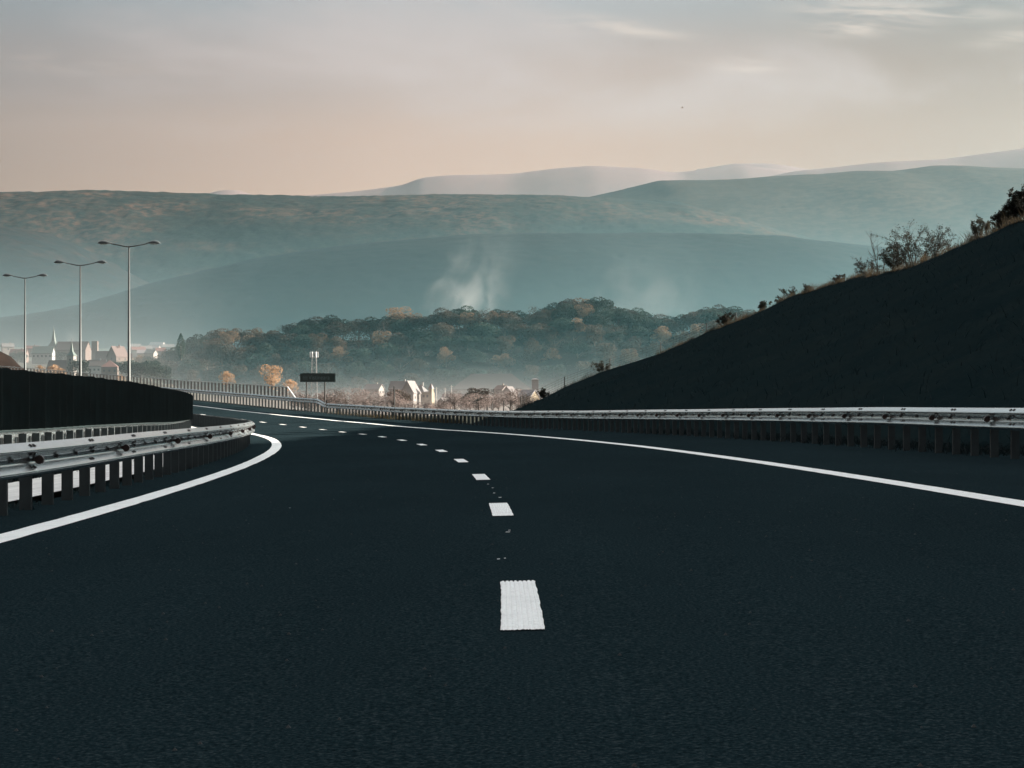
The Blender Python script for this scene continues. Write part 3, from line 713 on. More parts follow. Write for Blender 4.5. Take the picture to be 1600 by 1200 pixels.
for i, (px, sc_) in enumerate([(1262, .55), (1232, .7), (1215, .5), (1190, .5), (1135, .8), (940, .9), (850, .6), (1310, .5)]):
    bush(px, sc_ * (1.5 if px < 1200 else 1), 6, 2, ['small weedy bush on the crest, just below the bare sapling', 'dark weed tuft on the crest, between grass clumps', 'low scrub on the crest above the wood edge', 'second scrub clump above the wood edge',
          'orange tinged scrub where the crest meets the wood', 'scrub clump beside the second fence post', 'scrub at the low tip of the slope beside the fence', 'faint weed clump left of the low sparse bush'][i], 40 + i, leaf=.03 if px > 1200 else .05)

# ---------------------------------------------------------------- far embankment on the left
ex = np.linspace(-48, 14, 90); prof_px = [(-500, 500), (-150, 515), (0, 549), (14, 562), (28, 573), (42, 584), (70, 600), (140, 625)]
D = 285.0; exx = np.array([pix(a_, 0, D)[0] for a_, b_ in prof_px]); ezz = np.array([pix(0, b_, D)[2] for a_, b_ in prof_px])
ux = np.linspace(exx[0], exx[-1], 120); uz = np.interp(ux, exx, ezz) + fbm(ux / 3, ux * 0, 8) * .4
V = []
for k_, (dy, dz) in enumerate([(-40, -16), (-28, -10), (-18, -6), (-10, -3), (-4, -.8), (0, 0), (6, -.6), (20, -5), (40, -14)]):
    V.append(np.stack([ux, np.full_like(ux, D + dy), uz + dz + fbm(ux / 4, ux * 0 + k_, 4) * .3], 1))
o = npmesh('embankment', np.concatenate(V), gridfaces(9, 120)[:, ::-1], M_EARTH); o['kind'] = 'structure'

# ---------------------------------------------------------------- hills
def hill(D, prof, depth, zfoot, mat, nu, nv, canopy, seed, pmin=-900, pmax=2500, spur=1.0, back=.25, foot_y=None):
    pr = np.array(prof, float); px = np.linspace(pmin, pmax, nu); py = np.interp(px, pr[:, 0], pr[:, 1])
    q = np.pad(py, 3, 'edge'); py = sum(q[i:i + nu] for i in range(7)) / 7
    X = (px - 800) / FPX * D; Zt = CAMH + (HZ - py) / FPX * D
    v = np.concatenate([np.linspace(0, 1, nv), 1 + back * np.linspace(.04, 1, 12)]); sh = np.where(v <= 1, np.sin(np.clip(v, 0, 1) * math.pi / 2) ** .9, 1 - (v - 1) * .8)
    Xg = np.repeat(X[:, None], len(v), 1); Yg = D - depth * (1 - v)[None, :] + fbm(Xg / (depth * .5), v[None, :] * 2 + 0 * Xg, seed, 3) * depth * .0
    Zg = zfoot + (Zt[:, None] - zfoot) * sh[None, :]
    amp = np.sin(np.clip(v, 0, 1) * math.pi)[None, :] * (Zt[:, None] - zfoot) * .16 * spur
    Zg = Zg + fbm(Xg / (depth * .28), Yg / (depth * .5), seed + 3, 4) * amp
    c = vnoise(Xg / (canopy * 2.0), Yg / (canopy * 2.0), seed + 9) + .9 * vnoise(Xg / canopy, Yg / canopy, seed + 19)
    camp = np.where(v > .95, .5, (.20 if D < 4000 else .5 * min(1.0, (canopy / (depth / nv * 1.6)) ** 1.5)))[None, :]
    Zg = Zg + c * canopy * camp
    Xg = np.concatenate([Xg[:, :1], Xg], 1); Yg = np.concatenate([Yg[:, :1] - 250, Yg], 1); Zg = np.concatenate([np.full((nu, 1), zfoot - 160.), Zg], 1); v = np.concatenate([[0], v])
    o = npmesh('hills', np.stack([Xg, Yg, Zg], -1).reshape(-1, 3), gridfaces(nu, len(v)), mat); o['kind'] = 'structure'; return o
hill(3900, [(-900, 300), (0, 305), (200, 307), (400, 312.5), (560, 311), (700, 309.5), (830, 313), (950, 316), (1050, 322), (1120, 340), (1180, 358), (1240, 378), (1300, 396), (1400, 430), (1600, 470), (2500, 500)], 900, 150, M_H1, 1500, 120, 11, 1, spur=0.42)
hill(3100, [(-900, 365), (-200, 362), (0, 360), (50, 361), (90, 370), (140, 392), (170, 408), (230, 440), (300, 470), (420, 500), (600, 520), (2500, 560)], 700, 105, M_H2, 900, 90, 10, 50, pmax=900, spur=0.49)
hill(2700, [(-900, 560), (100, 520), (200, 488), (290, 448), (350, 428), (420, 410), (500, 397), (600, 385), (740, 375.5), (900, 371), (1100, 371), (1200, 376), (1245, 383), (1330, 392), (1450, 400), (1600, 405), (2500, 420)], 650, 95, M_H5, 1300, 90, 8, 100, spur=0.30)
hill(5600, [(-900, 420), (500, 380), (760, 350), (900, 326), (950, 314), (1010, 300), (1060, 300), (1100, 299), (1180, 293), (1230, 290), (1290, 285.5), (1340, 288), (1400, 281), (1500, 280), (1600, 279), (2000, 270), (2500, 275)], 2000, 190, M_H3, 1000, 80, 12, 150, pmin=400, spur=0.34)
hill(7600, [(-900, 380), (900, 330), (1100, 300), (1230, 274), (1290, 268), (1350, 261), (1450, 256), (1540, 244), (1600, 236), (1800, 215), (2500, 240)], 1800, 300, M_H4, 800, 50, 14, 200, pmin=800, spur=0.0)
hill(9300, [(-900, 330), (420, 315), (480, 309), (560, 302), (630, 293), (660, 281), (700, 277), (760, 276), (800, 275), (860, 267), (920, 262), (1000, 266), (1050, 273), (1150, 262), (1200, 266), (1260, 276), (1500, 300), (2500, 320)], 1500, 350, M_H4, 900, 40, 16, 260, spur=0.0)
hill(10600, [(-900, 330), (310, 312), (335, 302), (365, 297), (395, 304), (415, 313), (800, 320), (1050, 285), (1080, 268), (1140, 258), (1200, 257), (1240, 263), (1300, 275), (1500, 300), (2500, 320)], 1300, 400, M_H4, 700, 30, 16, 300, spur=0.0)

# ---------------------------------------------------------------- trees
def crown_pts(n, kind, r):
    if kind == 'poplar':
        z = rng.uniform(0, 1, n); an = rng.uniform(0, 6.283, n); rr = (.16 * np.sin(z * math.pi * .9 + .25)) * rng.uniform(.5, 1, n) ** .5
        return np.stack([rr * np.cos(an), rr * np.sin(an), z], 1)
    nl = {'round': 13, 'bare': 12, 'spread': 15, 'dome': 7}[kind]; cs = []
    for i in range(nl):
        an = r.uniform(0, 6.283); q = r.uniform(0, 1) ** .5; zz_ = r.uniform(.42, .86); lim = math.sqrt(max(.05, 1 - ((zz_ - .55) / .45) ** 2))
        cs.append((math.cos(an) * .27 * q * lim, math.sin(an) * .27 * q * lim, zz_, r.uniform(.11, .18)))
    if kind == 'dome':
        cs = [(math.cos(k * 1.05 + r.random()) * .20, math.sin(k * 1.05 + r.random()) * .20, r.uniform(.58, .70), r.uniform(.17, .23)) for k in range(6)] + [(0, 0, .74, .25)]
    cs = np.array(cs); j = rng.integers(0, nl, n); d = rng.normal(size=(n, 3)); d /= np.linalg.norm(d, axis=1)[:, None]
    rad = cs[j, 3] * (rng.uniform(.55, 1.0, n) ** (1.2 if kind == 'bare' else .42 if kind == 'dome' else .4))
    p = cs[j, :3] + d * rad[:, None] * (1, 1, .8)
    if kind != 'bare':   # a few low skirts
        p[: n // 10, 2] -= .2
    return p
def tree_proto(kind, mat, nleaf, seed, size=.026, name='tree'):
    r = random.Random(seed); V, F = leafcards(nleaf, lambda n: crown_pts(n, kind, r), size)
    crown = npmesh('crown', V, F, mat, None, False)
    mb = MB(); mb.tube([(0, 0, -.08), (0, 0, .2), (.01, 0, .5), (0, .01, .75)], [.026, .02, .014, .004], 6)
    for i in range(9 if kind != 'poplar' else 2):
        an = r.uniform(0, 6.28); z = r.uniform(.22, .55); L_ = r.uniform(.15, .3)
        mb.tube([(0, 0, z), (math.cos(an) * L_ * .5, math.sin(an) * L_ * .5, z + L_ * .5), (math.cos(an) * L_, math.sin(an) * L_, z + L_ * .95)], [.010, .006, .002], 4)
    trunk = mb.build('trunk', M_BARK)
    return crown, trunk
PROT = {}
def protos():
    PROT['dark'] = [tree_proto('dome' if i % 2 else 'round', F_OAK, 2600, i, .022) for i in range(4)]
    PROT['bigdark'] = [tree_proto('dome', F_OAK, 4200, 70 + i, .020) for i in range(4)]; PROT['bigbrown'] = [tree_proto('dome', F_AUT, 4000, 80 + i, .020) for i in range(3)]
    PROT['brown'] = [tree_proto('round', F_AUT, 2400, 10 + i, .022) for i in range(4)]
    PROT['orange'] = [tree_proto('spread', F_ORG, 1500, 20 + i, .019) for i in range(2)]
    PROT['russet'] = [tree_proto('round', F_RUS, 2200, 60 + i, .02) for i in range(2)]
    PROT['bare'] = [tree_proto('bare', F_BARE, 2400, 30 + i, .011) for i in range(3)]
    PROT['sparse'] = [tree_proto('round', F_AUT, 520, 50 + i, .018) for i in range(2)]
    PROT['poplar'] = [tree_proto('poplar', F_POP, 1300, 40, .02)]
    for L_ in PROT.values():
        for c, t in L_:
            for o in (c, t): COL.objects.unlink(o)
protos()
def plant(kind, x, y, z, h, label, group, wide=1.0, name='tree'):
    c, t = random.choice(PROT[kind]); e = empty(name, (x, y, z), random.uniform(0, 6.28)); e.scale = (h * wide, h * wide, h)
    tag(e, label, 'tree', group)
    for o in (c, t):
        k_ = o.copy(); COL.objects.link(k_); k_.parent = e
    return e
def gz(x, y): return float(ground(np.array([x]), np.array([y]))[0])
# wooded ridge: skyline of crowns traced, then rows down the slope towards the village
SKY = np.array([(150, 575), (238, 566), (262, 545), (285, 532), (330, 514), (400, 509), (450, 510), (480, 494), (520, 490), (560, 497), (600, 492), (640, 488), (700, 476), (740, 474), (800, 478), (840, 478), (870, 470), (930, 462),
                (980, 478), (1030, 484), (1060, 488), (1100, 474), (1150, 478), (1180, 480), (1230, 474), (1300, 470), (1420, 470)], float)
rows = [(1420, 0, 20), (1390, 7, 24), (1345, 24, 30), (1300, 44, 34), (1255, 66, 38), (1210, 92, 44)]
ridge_trees = []; glab = {'dark': 'dark green rounded tree in the wooded ridge behind the village', 'brown': 'brown autumn tree in the wooded ridge behind the village', 'sparse': 'thin crowned tree in the wooded ridge behind the village', 'russet': 'russet leaved tree in the wooded ridge behind the village'}
for ri, (d, drop, step) in enumerate(rows):
    px = 225 + random.uniform(0, 10)
    while px < 1330:
        top = float(np.interp(px, SKY[:, 0], SKY[:, 1])) + drop * min(1, max(.3, (640 - float(np.interp(px, SKY[:, 0], SKY[:, 1]))) / 150)) + random.uniform(-4, 5)
        x, y, zt = pix(px, top, d + random.uniform(-10, 10)); g0 = gz(x, y)
        h = random.uniform(16, 22); zb = zt - h
        kind = random.choices(['dark', 'brown', 'sparse', 'russet'], [.40, .32, .14, .14] if ri else [.34, .32, .20, .14])[0]
        if 320 < px < 410 and ri < 3: kind = random.choice(['brown', 'russet'])
        lab_ = glab[kind]
        if ri < 3 and kind in ('dark', 'brown') : kind = 'big' + kind; h *= 1.15; zb = zt - h
        if not (px > 1150 and drop > 60): plant(kind, x, y, zb, h, lab_, 'trees of the wooded ridge', random.uniform(1.0, 1.45))
        ridge_trees.append((x, y, zb, h)); px += step * random.uniform(.75, 1.25)
# rising wooded ground under those crowns
wx = np.linspace(-330, 300, 90); wd = [1150, 1180, 1200, 1235, 1270, 1310, 1350, 1390, 1425, 1500, 1600]; wdrop = [150, 118, 100, 82, 66, 50, 36, 24, 20, 40, 90]
V = []
for d, dr in zip(wd, wdrop):
    pxs = 800 + FPX * wx / d; top = np.interp(pxs, SKY[:, 0], SKY[:, 1]); zt = CAMH + (HZ - top - dr * np.clip((640 - top) / 150, .25, 1)) / FPX * d - 8
    V.append(np.stack([wx, np.full_like(wx, d), np.maximum(zt, -3) + fbm(wx / 12, wx * 0 + d, 6) * 2], 1))
o = npmesh('hills', np.concatenate(V), gridfaces(len(wd), len(wx))[:, ::-1], M_H2); o['kind'] = 'structure'
WG = np.array(V)   # canopy of the remaining trees and undergrowth, clump by clump
nc = 2600; ci = rng.uniform(0, len(wd) - 2.6, nc); cj = rng.uniform(0, len(wx) - 1.001, nc); i0 = ci.astype(int); j0 = cj.astype(int); fi = (ci - i0)[:, None]; fj = (cj - j0)[:, None]
cc = (WG[i0, j0] * (1 - fi) + WG[i0 + 1, j0] * fi) * (1 - fj) + (WG[i0, j0 + 1] * (1 - fi) + WG[i0 + 1, j0 + 1] * fi) * fj
cpx = 800 + FPX * cc[:, 0] / cc[:, 1]; keep = (cpx > 235) & (cpx < 1300); cc = cc[keep]; nc = len(cc)
k_ = 34; dd = rng.normal(size=(nc, k_, 3)); dd /= np.linalg.norm(dd, axis=2)[:, :, None]; rr_ = rng.uniform(2.5, 5.0, nc)[:, None, None]
pts = (cc[:, None, :] + dd * rr_ * (1, 1, .8) + (0, 0, -1.5)).reshape(-1, 3)
V2, F2 = leafcards(len(pts), lambda n: pts, .62)
half = len(pts) // 2
o = npmesh('woodland', V2, F2, F_WOOD, None, False); tag(o, 'dense dark undergrowth and small trees filling the wooded ridge', 'woodland', kind='stuff')
# single trees
def ptree(kind, px, ytop, ybase, d, label, wide=1.0, group=None):
    x, y, zt = pix(px, ytop, d); zb = pix(px, ybase, d)[2]; return plant(kind, x, y, zb, zt - zb, label, group, wide)
ptree('poplar', 282.5, 521, 560, 1180, 'slim dark poplar at the left end of the wooded ridge', 1.1)
ptree('orange', 354, 579, 612, 900, 'small rounded orange tree above the bridge railing', 1.1)
ptree('orange', 425, 568, 618, 880, 'tall orange tree above the bridge railing beside the sign', 1.15)
ptree('orange', 453, 592, 620, 890, 'low yellowish tree right of the tall orange one', 1.2)
ptree('orange', 622, 478, 512, 1415, 'pale orange tree showing above the wooded skyline', 2.0)
for i, (px, yt, yb, d, k_) in enumerate([(62, 570, 592, 1020, 'orange'), (85, 569, 593, 1000, 'orange'), (96, 574, 596, 990, 'orange'), (188, 585, 602, 1000, 'orange')]):
    ptree(k_, px, yt, yb, d, ['yellow orange tree in front of the small church, leftmost', 'rounded orange tree beside the small church roof', 'lower orange tree against the small church roof', 'orange shrub like tree below the red roofed house'][i], 1.3)
for i, (px, yt, yb, d) in enumerate([(28, 545, 575, 1350), (96, 548, 575, 1340), (125, 560, 600, 1120), (14, 552, 585, 1300), (205, 560, 603, 1150), (220, 563, 606, 1140), (236, 560, 608, 1150), (250, 568, 610, 1130), (190, 560, 590, 1180), (128, 580, 602, 1050)]):
    ptree('dark', px, yt, yb, d, 'dark green tree among the houses of the left village', 1.2, 'dark trees in the left village')
for i in range(15):
    px = random.uniform(150, 270); d = random.uniform(1250, 1900); x, y, _ = pix(px, 600, d); z = gz(x, y); plant(random.choice(['dark', 'brown', 'orange']), x, y, z - 1, random.uniform(7, 12), 'small tree in the hazy town beyond the left village', 'trees in the hazy town', 1.2)
# bare orchard trees behind the guardrail
for i in range(42):
    px = 455 + 375 * (i + random.random()) / 42; d = random.uniform(820, 985); yt = random.uniform(602, 618)
    if 625 < px < 700: d = random.uniform(760, 820); yt = random.uniform(622, 630)
    x, y, zt = pix(px, yt, d); zb = min(gz(x, y) - .5, zt - 6)
    plant('bare', x, y, zb, zt - zb, 'bare pinkish brown tree in the orchard behind the guardrail', 'bare orchard trees', random.uniform(1.3, 2.0))
for i, (px, yt, k_) in enumerate([(622, 604, 'brown'), (744, 603, 'brown'), (762, 606, 'sparse'), (735, 612, 'dark'), (800, 612, 'sparse'), (816, 614, 'sparse'), (830, 612, 'sparse')]):
    ptree(k_, px, yt, 643, 860, ['brown leaved tree left of the white villa', 'brown leaved tree in front of the long hall', 'thin brown tree right of centre of the long hall', 'dark shrubby tree right of the pitched shed', 'sparse tree before the small tin roofed house', 'sparse tree against the cream wall near the slope', 'sparse tree at the foot of the dark slope'][i], 1.4)

# ---------------------------------------------------------------- buildings
def building(name, px, ybase, d, w, dep, hw, hr, wall, roof, label, rot=0.0, cat='house', ridge='x', win=(2, 1), chim=True, hip=False, over=.4, z=None):
    x, y, zb = pix(px, ybase, d); t = empty(name, (x, y, zb), R(rot)); tag(t, label, cat)
    mb = MB(); mb.box((0, 0, hw / 2 - 1.5), (w, dep, hw + 3))
    if not hip:
        if ridge == 'x': mb.add([(-w / 2, -dep / 2, hw), (-w / 2, dep / 2, hw), (-w / 2, 0, hw + hr), (w / 2, -dep / 2, hw), (w / 2, dep / 2, hw), (w / 2, 0, hw + hr)], [(0, 2, 1), (3, 4, 5), (0, 3, 5, 2), (1, 2, 5, 4)])
        else: mb.add([(-w / 2, -dep / 2, hw), (w / 2, -dep / 2, hw), (0, -dep / 2, hw + hr), (-w / 2, dep / 2, hw), (w / 2, dep / 2, hw), (0, dep / 2, hw + hr)], [(0, 1, 2), (3, 5, 4), (0, 2, 5, 3), (1, 4, 5, 2)])
    mb.build('wall', wall, t)
    rb = MB(); o = over; th = .25
    W2, D2 = w / 2 + o, dep / 2 + o; k = hr / ((dep if ridge == 'x' else w) / 2); zl = hw - o * k + .06; zt = hw + hr + .08
    if hip:
        a_ = min(w, dep) / 2 * .95; L_ = max((w - dep) / 2, .2) if w > dep else .2; 
        rb.add([(-W2, -D2, hw + .02), (W2, -D2, hw + .02), (W2, D2, hw + .02), (-W2, D2, hw + .02), (-L_, 0, zt), (L_, 0, zt)], [(0, 1, 5, 4), (1, 2, 5), (2, 3, 4, 5), (3, 0, 4), (0, 3, 2, 1)])
    elif ridge == 'x':
        for sg in (-1, 1): 
            vs = [(-W2, sg * D2, zl), (W2, sg * D2, zl), (W2, 0, zt), (-W2, 0, zt)]; vs += [(a_, b_, c_ + th) for a_, b_, c_ in vs]
            rb.add(vs, [(0, 3, 2, 1), (4, 5, 6, 7), (0, 1, 5, 4), (1, 2, 6, 5), (2, 3, 7, 6), (3, 0, 4, 7)])
    else:
        for sg in (-1, 1):
            vs = [(sg * W2, -D2, zl), (sg * W2, D2, zl), (0, D2, zt), (0, -D2, zt)]; vs += [(a_, b_, c_ + th) for a_, b_, c_ in vs]
            rb.add(vs, [(0, 3, 2, 1), (4, 5, 6, 7), (0, 1, 5, 4), (1, 2, 6, 5), (2, 3, 7, 6), (3, 0, 4, 7)])
    rf = rb.build('roof', roof, t)
    if chim: MB().box((w * .18, 0, hw + hr + .3), (.7, .7, 1.8)).build('chimney', wall, rf)
    nx, nz = win
    for i in range(nx):
        for j in range(nz):
            wx_ = -w / 2 + w * (i + .5) / nx; wz = 1.0 + (hw - .6) * (j + .35) / nz
            MB().box((wx_, -dep / 2 - .02, wz), (1.1, .08, 1.3)).build('window', M_GLASS, t)
    if win[0]:
        for i in range(2): MB().box((w / 2 + .02, -dep / 4 + i * dep / 2, hw * .5), (.08, 1.1, 1.3)).build('window', M_GLASS, t)
    return t
def B(d): return d / FPX
# right village (about 1 km away)
building('house', 642, 629, 960, 6.6, 9, 5.0, 5.6, W_WHITE, R_PALE, 'white villa with a steep gable facing the road', rot=-20.0, ridge='y', win=(2, 1), chim=False)
building('house', 627, 626, 1010, 11, 8, 6.0, 4.0, W_GREY, R_GREY, 'grey roofed house just behind the white villa gable', rot=-16.0, win=(0, 0))
building('house', 657.5, 626, 970, 5.5, 7, 4.4, 3.6, W_GREY, R_GREY, 'grey walled wing with hipped roof and white chimney', rot=-18.0, hip=True, win=(1, 1))
building('house', 669, 626, 968, 4.2, 6, 4.2, .6, W_CREAM, R_PALE, 'cream sunlit block beside the little pointed tower', rot=-24.0, hip=True, win=(2, 1), chim=False)
building('tower', 673.5, 627, 962, 1.8, 2.2, 6.2, 2.6, W_CREAM, R_PALE, 'narrow cream tower with a pointed roof', rot=-22.0, cat='tower', hip=True, win=(0, 0), chim=False, over=.3)
building('shed', 699, 642, 930, 7.0, 12, 2.4, 3.6, W_DARK, R_PALE, 'dark gabled shed with a pale sunlit roof', rot=-28.0, cat='shed', ridge='y', win=(0, 0), chim=False)
building('barn', 712, 632, 985, 13, 8, 2.6, 2.6, W_PINK, R_PALE, 'low pink walled barn behind the dark gabled shed', rot=-16.0, cat='barn', win=(3, 1), chim=False)
building('barn', 768, 612, 1130, 46, 22, 1.5, 9.0, W_DARK, R_DARK, 'very long hazy hall with a wide grey roof', rot=0, cat='hall', win=(0, 0), chim=False, hip=True)
building('house', 784, 622, 1020, 5, 7, 4.5, 2.0, W_WHITE, R_BROWN, 'small house with a lit white wall among bare trees', rot=-32.0, win=(1, 1))
building('house', 796, 624, 990, 5, 7, 3.8, 2.6, W_WHITE, R_PALE, 'small white gable peeping out of the brown trees', rot=-24.0, ridge='y', win=(1, 1), chim=False)
building('house', 826, 632, 900, 7.5, 6.5, 3.6, 3.0, W_CREAM, R_TIN, 'tin roofed house with a cream wall beside the dark slope', rot=-40.0, win=(1, 1), chim=False)
building('silo', 836, 618, 960, 3.4, 3.4, 8, .6, W_GREY, R_TIN, 'boxy grey tower behind the tin roofed house', cat='tower', hip=True, win=(0, 0), chim=False)
building('house', 585, 618, 1080, 9, 7, 3.6, 2.6, W_WHITE, R_PALE, 'pale low house in the mist left of the lone post', rot=-22.0, win=(2, 1))
building('house', 668, 641, 890, 2.6, 3.2, 2.0, .8, W_WHITE, R_PALE, 'tiny white outbuilding below the villa by the rail', rot=-20.0, win=(0, 0), chim=False)
for i, (px, yt, yb) in enumerate([(682, 605, 632), (695.5, 606, 636), (705.5, 602, 636)]):
    x, y, z = pix(px, yt, 900); o = MB().tube([(x, y, z - 14), (x, y, z)], [.16, .10], 6); mb = o; mb.box((x, y, z - .6), (1.8, .12, .12)); o = mb.build('utility_pole', M_WPOLE)
    tag(o, ['thin pale utility pole just right of the pointed tower', 'thin pale utility pole above the dark gabled shed', 'tallest pale utility pole above the shed roof'][i], 'utility pole', 'utility poles by the shed')
# left village
def church(px, ysp, yeave, ybase, d, tw, label, body):
    x, y, zb = pix(px, ybase, d); t = empty('church', (x, y, zb), R(-12)); tag(t, label, 'church')
    he = (ybase - yeave) * B(d); hs_ = (yeave - ysp) * B(d)
    MB().box((0, 0, he / 2 - 2), (tw, tw, he + 4)).build('tower', W_WHITE, t)
    sp = MB(); q = tw / 2 + .45; m_ = tw * .22; z1 = he + .05; z2 = he + hs_ * .28
    sp.add([(-q, -q, z1), (q, -q, z1), (q, q, z1), (-q, q, z1), (-m_, -m_, z2), (m_, -m_, z2), (m_, m_, z2), (-m_, m_, z2), (0, 0, he + hs_)],
           [(0, 3, 2, 1), (0, 1, 5, 4), (1, 2, 6, 5), (2, 3, 7, 6), (3, 0, 4, 7), (4, 5, 8), (5, 6, 8), (6, 7, 8), (7, 4, 8)])
    s_ = sp.build('spire', R_GREEN, t); MB().tube([(0, 0, he + hs_ - .3), (0, 0, he + hs_ + 1.6)], .09, 5).build('cross', M_LAMP, s_)
    for sx, sy in ((0, -1), (1, 0)):
        w_ = MB(); w_.box((sx * (tw / 2 + .02), sy * (tw / 2 + .02), he * .72), (tw * .3 if sy else .1, tw * .3 if sx else .1, he * .26)); w_.build('belfry_window', M_GLASS, t)
    bx_, bl, bh, brh, roofm = body
    mb = MB(); hw = bh; dep = tw * 1.9; x0b = bx_; 
    mb.box((x0b, 1, hw / 2 - 2), (bl, dep, hw + 4)); mb.add([(x0b - bl / 2, 1 - dep / 2, hw), (x0b - bl / 2, 1 + dep / 2, hw), (x0b - bl / 2, 1, hw + brh), (x0b + bl / 2, 1 - dep / 2, hw), (x0b + bl / 2, 1 + dep / 2, hw), (x0b + bl / 2, 1, hw + brh)], [(0, 2, 1), (3, 4, 5)])
    mb.build('nave', W_PINK if bx_ > 0 else W_WHITE, t)
    rb = MB()
    for sg in (-1, 1):
        vs = [(x0b - bl / 2 - .3, 1 + sg * (dep / 2 + .4), hw - .3), (x0b + bl / 2 + .3, 1 + sg * (dep / 2 + .4), hw - .3), (x0b + bl / 2 + .3, 1, hw + brh + .05), (x0b - bl / 2 - .3, 1, hw + brh + .05)]; vs += [(a_, b_, c_ + .25) for a_, b_, c_ in vs]
        rb.add(vs, [(0, 3, 2, 1), (4, 5, 6, 7), (0, 1, 5, 4), (1, 2, 6, 5), (2, 3, 7, 6), (3, 0, 4, 7)])
    rb.build('nave_roof', roofm, t)
    for i in range(4): MB().box((x0b - bl / 2 + bl * (i + .5) / 4, 1 - dep / 2 - .03, hw * .55), (.9, .1, hw * .4)).build('window', M_GLASS, t)
    return t
church(112, 533, 556, 588, 1150, 4.2, 'nearer small white church with a pointed green spire', (-8.6, 12.5, 4.0, 5.5, R_BROWN))
church(84, 511, 541, 566, 1420, 5.4, 'farther large church with tall green spire and long nave', (15, 24, 9.0, 6.0, R_BROWN))
building('tower', 148.5, 562, 1400, 4.2, 4.2, 13.5, .5, W_PINK, R_GREEN, 'square pink stair tower beside the large church nave', cat='tower', hip=True, win=(0, 0), chim=False)
building('house', 172, 586, 1160, 9.5, 9, 4.8, 4.0, W_PINK, R_RED, 'red roofed pink house between the two nearest lamps', rot=6, hip=True, win=(3, 1), chim=False)
building('house', 152, 584, 1190, 10, 7, 4.8, 3.5, W_GREY, R_BROWN, 'brown roofed row house left of the red roofed house', rot=4, win=(4, 1))
building('house', 184, 566, 1290, 8, 12, 4, 6.5, W_PINK, R_BROWN, 'gabled house with a tall pink gable above the red roof', rot=-30, win=(1, 1), ridge='y')
building('house', 168, 570, 1300, 15, 9, 3.5, 5.5, W_GREY, R_BROWN, 'broad brown roof rising behind the red roofed house', rot=0, win=(0, 0))
building('house', 68, 562, 1330, 14, 9, 4.5, 4.5, W_GREY, R_GREEN, 'long grey green roofed house below the large church', rot=0, win=(5, 1), chim=False)
building('house', 50, 552, 1450, 10, 6, 3.5, 2.0, W_WHITE, R_RED, 'low white house with a pink roof by the farthest lamp', rot=5, win=(2, 1))
building('house', 12, 550, 1500, 9, 6, 4, 2.5, W_WHITE, R_GREY, 'small white house above the brown embankment', rot=25, win=(1, 1))
building('house', 30, 560, 1400, 12, 7, 3.5, 3.0, W_PINK, R_RED, 'pink roofed house between embankment and farthest lamp', rot=-4, win=(2, 1))
building('house', 196, 568, 1400, 9, 6, 4, 3, W_WHITE, R_RED, 'small red roofed house right behind the nearest lamp pole', rot=10, win=(2, 1))
TL = [(216, 554, 1700, 12, W_WHITE, R_RED), (228, 552, 1760, 10, W_WHITE, R_GREY), (240, 551, 1800, 12, W_WHITE, R_TIN), (251, 556, 1650, 8, W_PINK, R_RED), (222, 560, 1560, 8, W_CREAM, R_TIN), (236, 560, 1550, 8, W_WHITE, R_GREY), (262, 549, 1850, 12, W_WHITE, R_GREY), (175, 516, 2350, 14, W_WHITE, R_TIN), (183, 515, 2400, 10, W_WHITE, R_GREY), (228, 519, 2300, 6, W_WHITE, R_TIN), (268, 524, 2250, 16, W_WHITE, R_TIN), (320, 510, 2300, 14, W_WHITE, R_TIN), (338, 508, 2320, 9, W_WHITE, R_TIN), (210, 548, 1900, 12, W_GREY, R_GREY), (246, 545, 1950, 14, W_GREY, R_TIN)]
for i, (px, yb, d, w_, wa, ro) in enumerate(TL):
    building('house', px, yb, d, w_, 8, 4.0, 2.6, wa, ro, 'tiny pale building in the hazy town between lamp and wood', rot=random.uniform(-20, 25), win=(0, 0), chim=False)['group'] = 'hazy town buildings'

# ---------------------------------------------------------------- cell mast
x, y, z = pix(491, 640, 700); mt_ = empty('cell_mast', (x, y, z - 4)); tag(mt_, 'white lattice phone mast rising behind the river name sign', 'mast')
zt = (640 - 549) * B(700) + 4; M_MAST = simple('mast_steel', (.24, .25, .255), .5, .3); mb = MB()
hw0, hw1 = 1.35, .7
cor = [(-1, -1), (1, -1), (1, 1), (-1, 1)]
def hwz(z_): return hw0 + (hw1 - hw0) * z_ / zt
for cx_, cy_ in cor: mb.tube([(cx_ * hw0, cy_ * hw0, 0), (cx_ * hw1, cy_ * hw1, zt)], .10, 5)
zs = np.arange(0, zt - 1, 2.0)
for i, z_ in enumerate(zs):
    for q in range(4):
        a_ = cor[q]; b_ = cor[(q + 1) % 4]; h0, h1 = hwz(z_), hwz(min(z_ + 2, zt))
        mb.tube([(a_[0] * h0, a_[1] * h0, z_), (b_[0] * h1, b_[1] * h1, min(z_ + 2, zt))], .05, 4); mb.tube([(a_[0] * h0, a_[1] * h0, z_), (b_[0] * h0, b_[1] * h0, z_)], .05, 4)
mb.build('lattice', M_MAST, mt_)
for k_ in range(6):
    an = k_ * math.pi / 3 + .1; MB().box((math.cos(an) * 1.45, math.sin(an) * 1.45, zt - 1.2), (.35, .28, 2.0), an).build('antenna', simple('antenna_white', (.75, .76, .77), .4) if k_ == 0 else bpy.data.materials['antenna_white'], mt_)
mb = MB(); ring = [(math.cos(a_) * 1.3, math.sin(a_) * 1.3, zt - .3) for a_ in np.linspace(0, 2 * math.pi, 13)]; mb.tube(ring, .06, 4); mb.tube([(p_[0], p_[1], p_[2] - 1.8) for p_ in ring], .06, 4); mb.build('antenna_ring', M_MAST, mt_)
x, y, z = pix(1150 / 1600 * 600 + 600, 525, 1000)

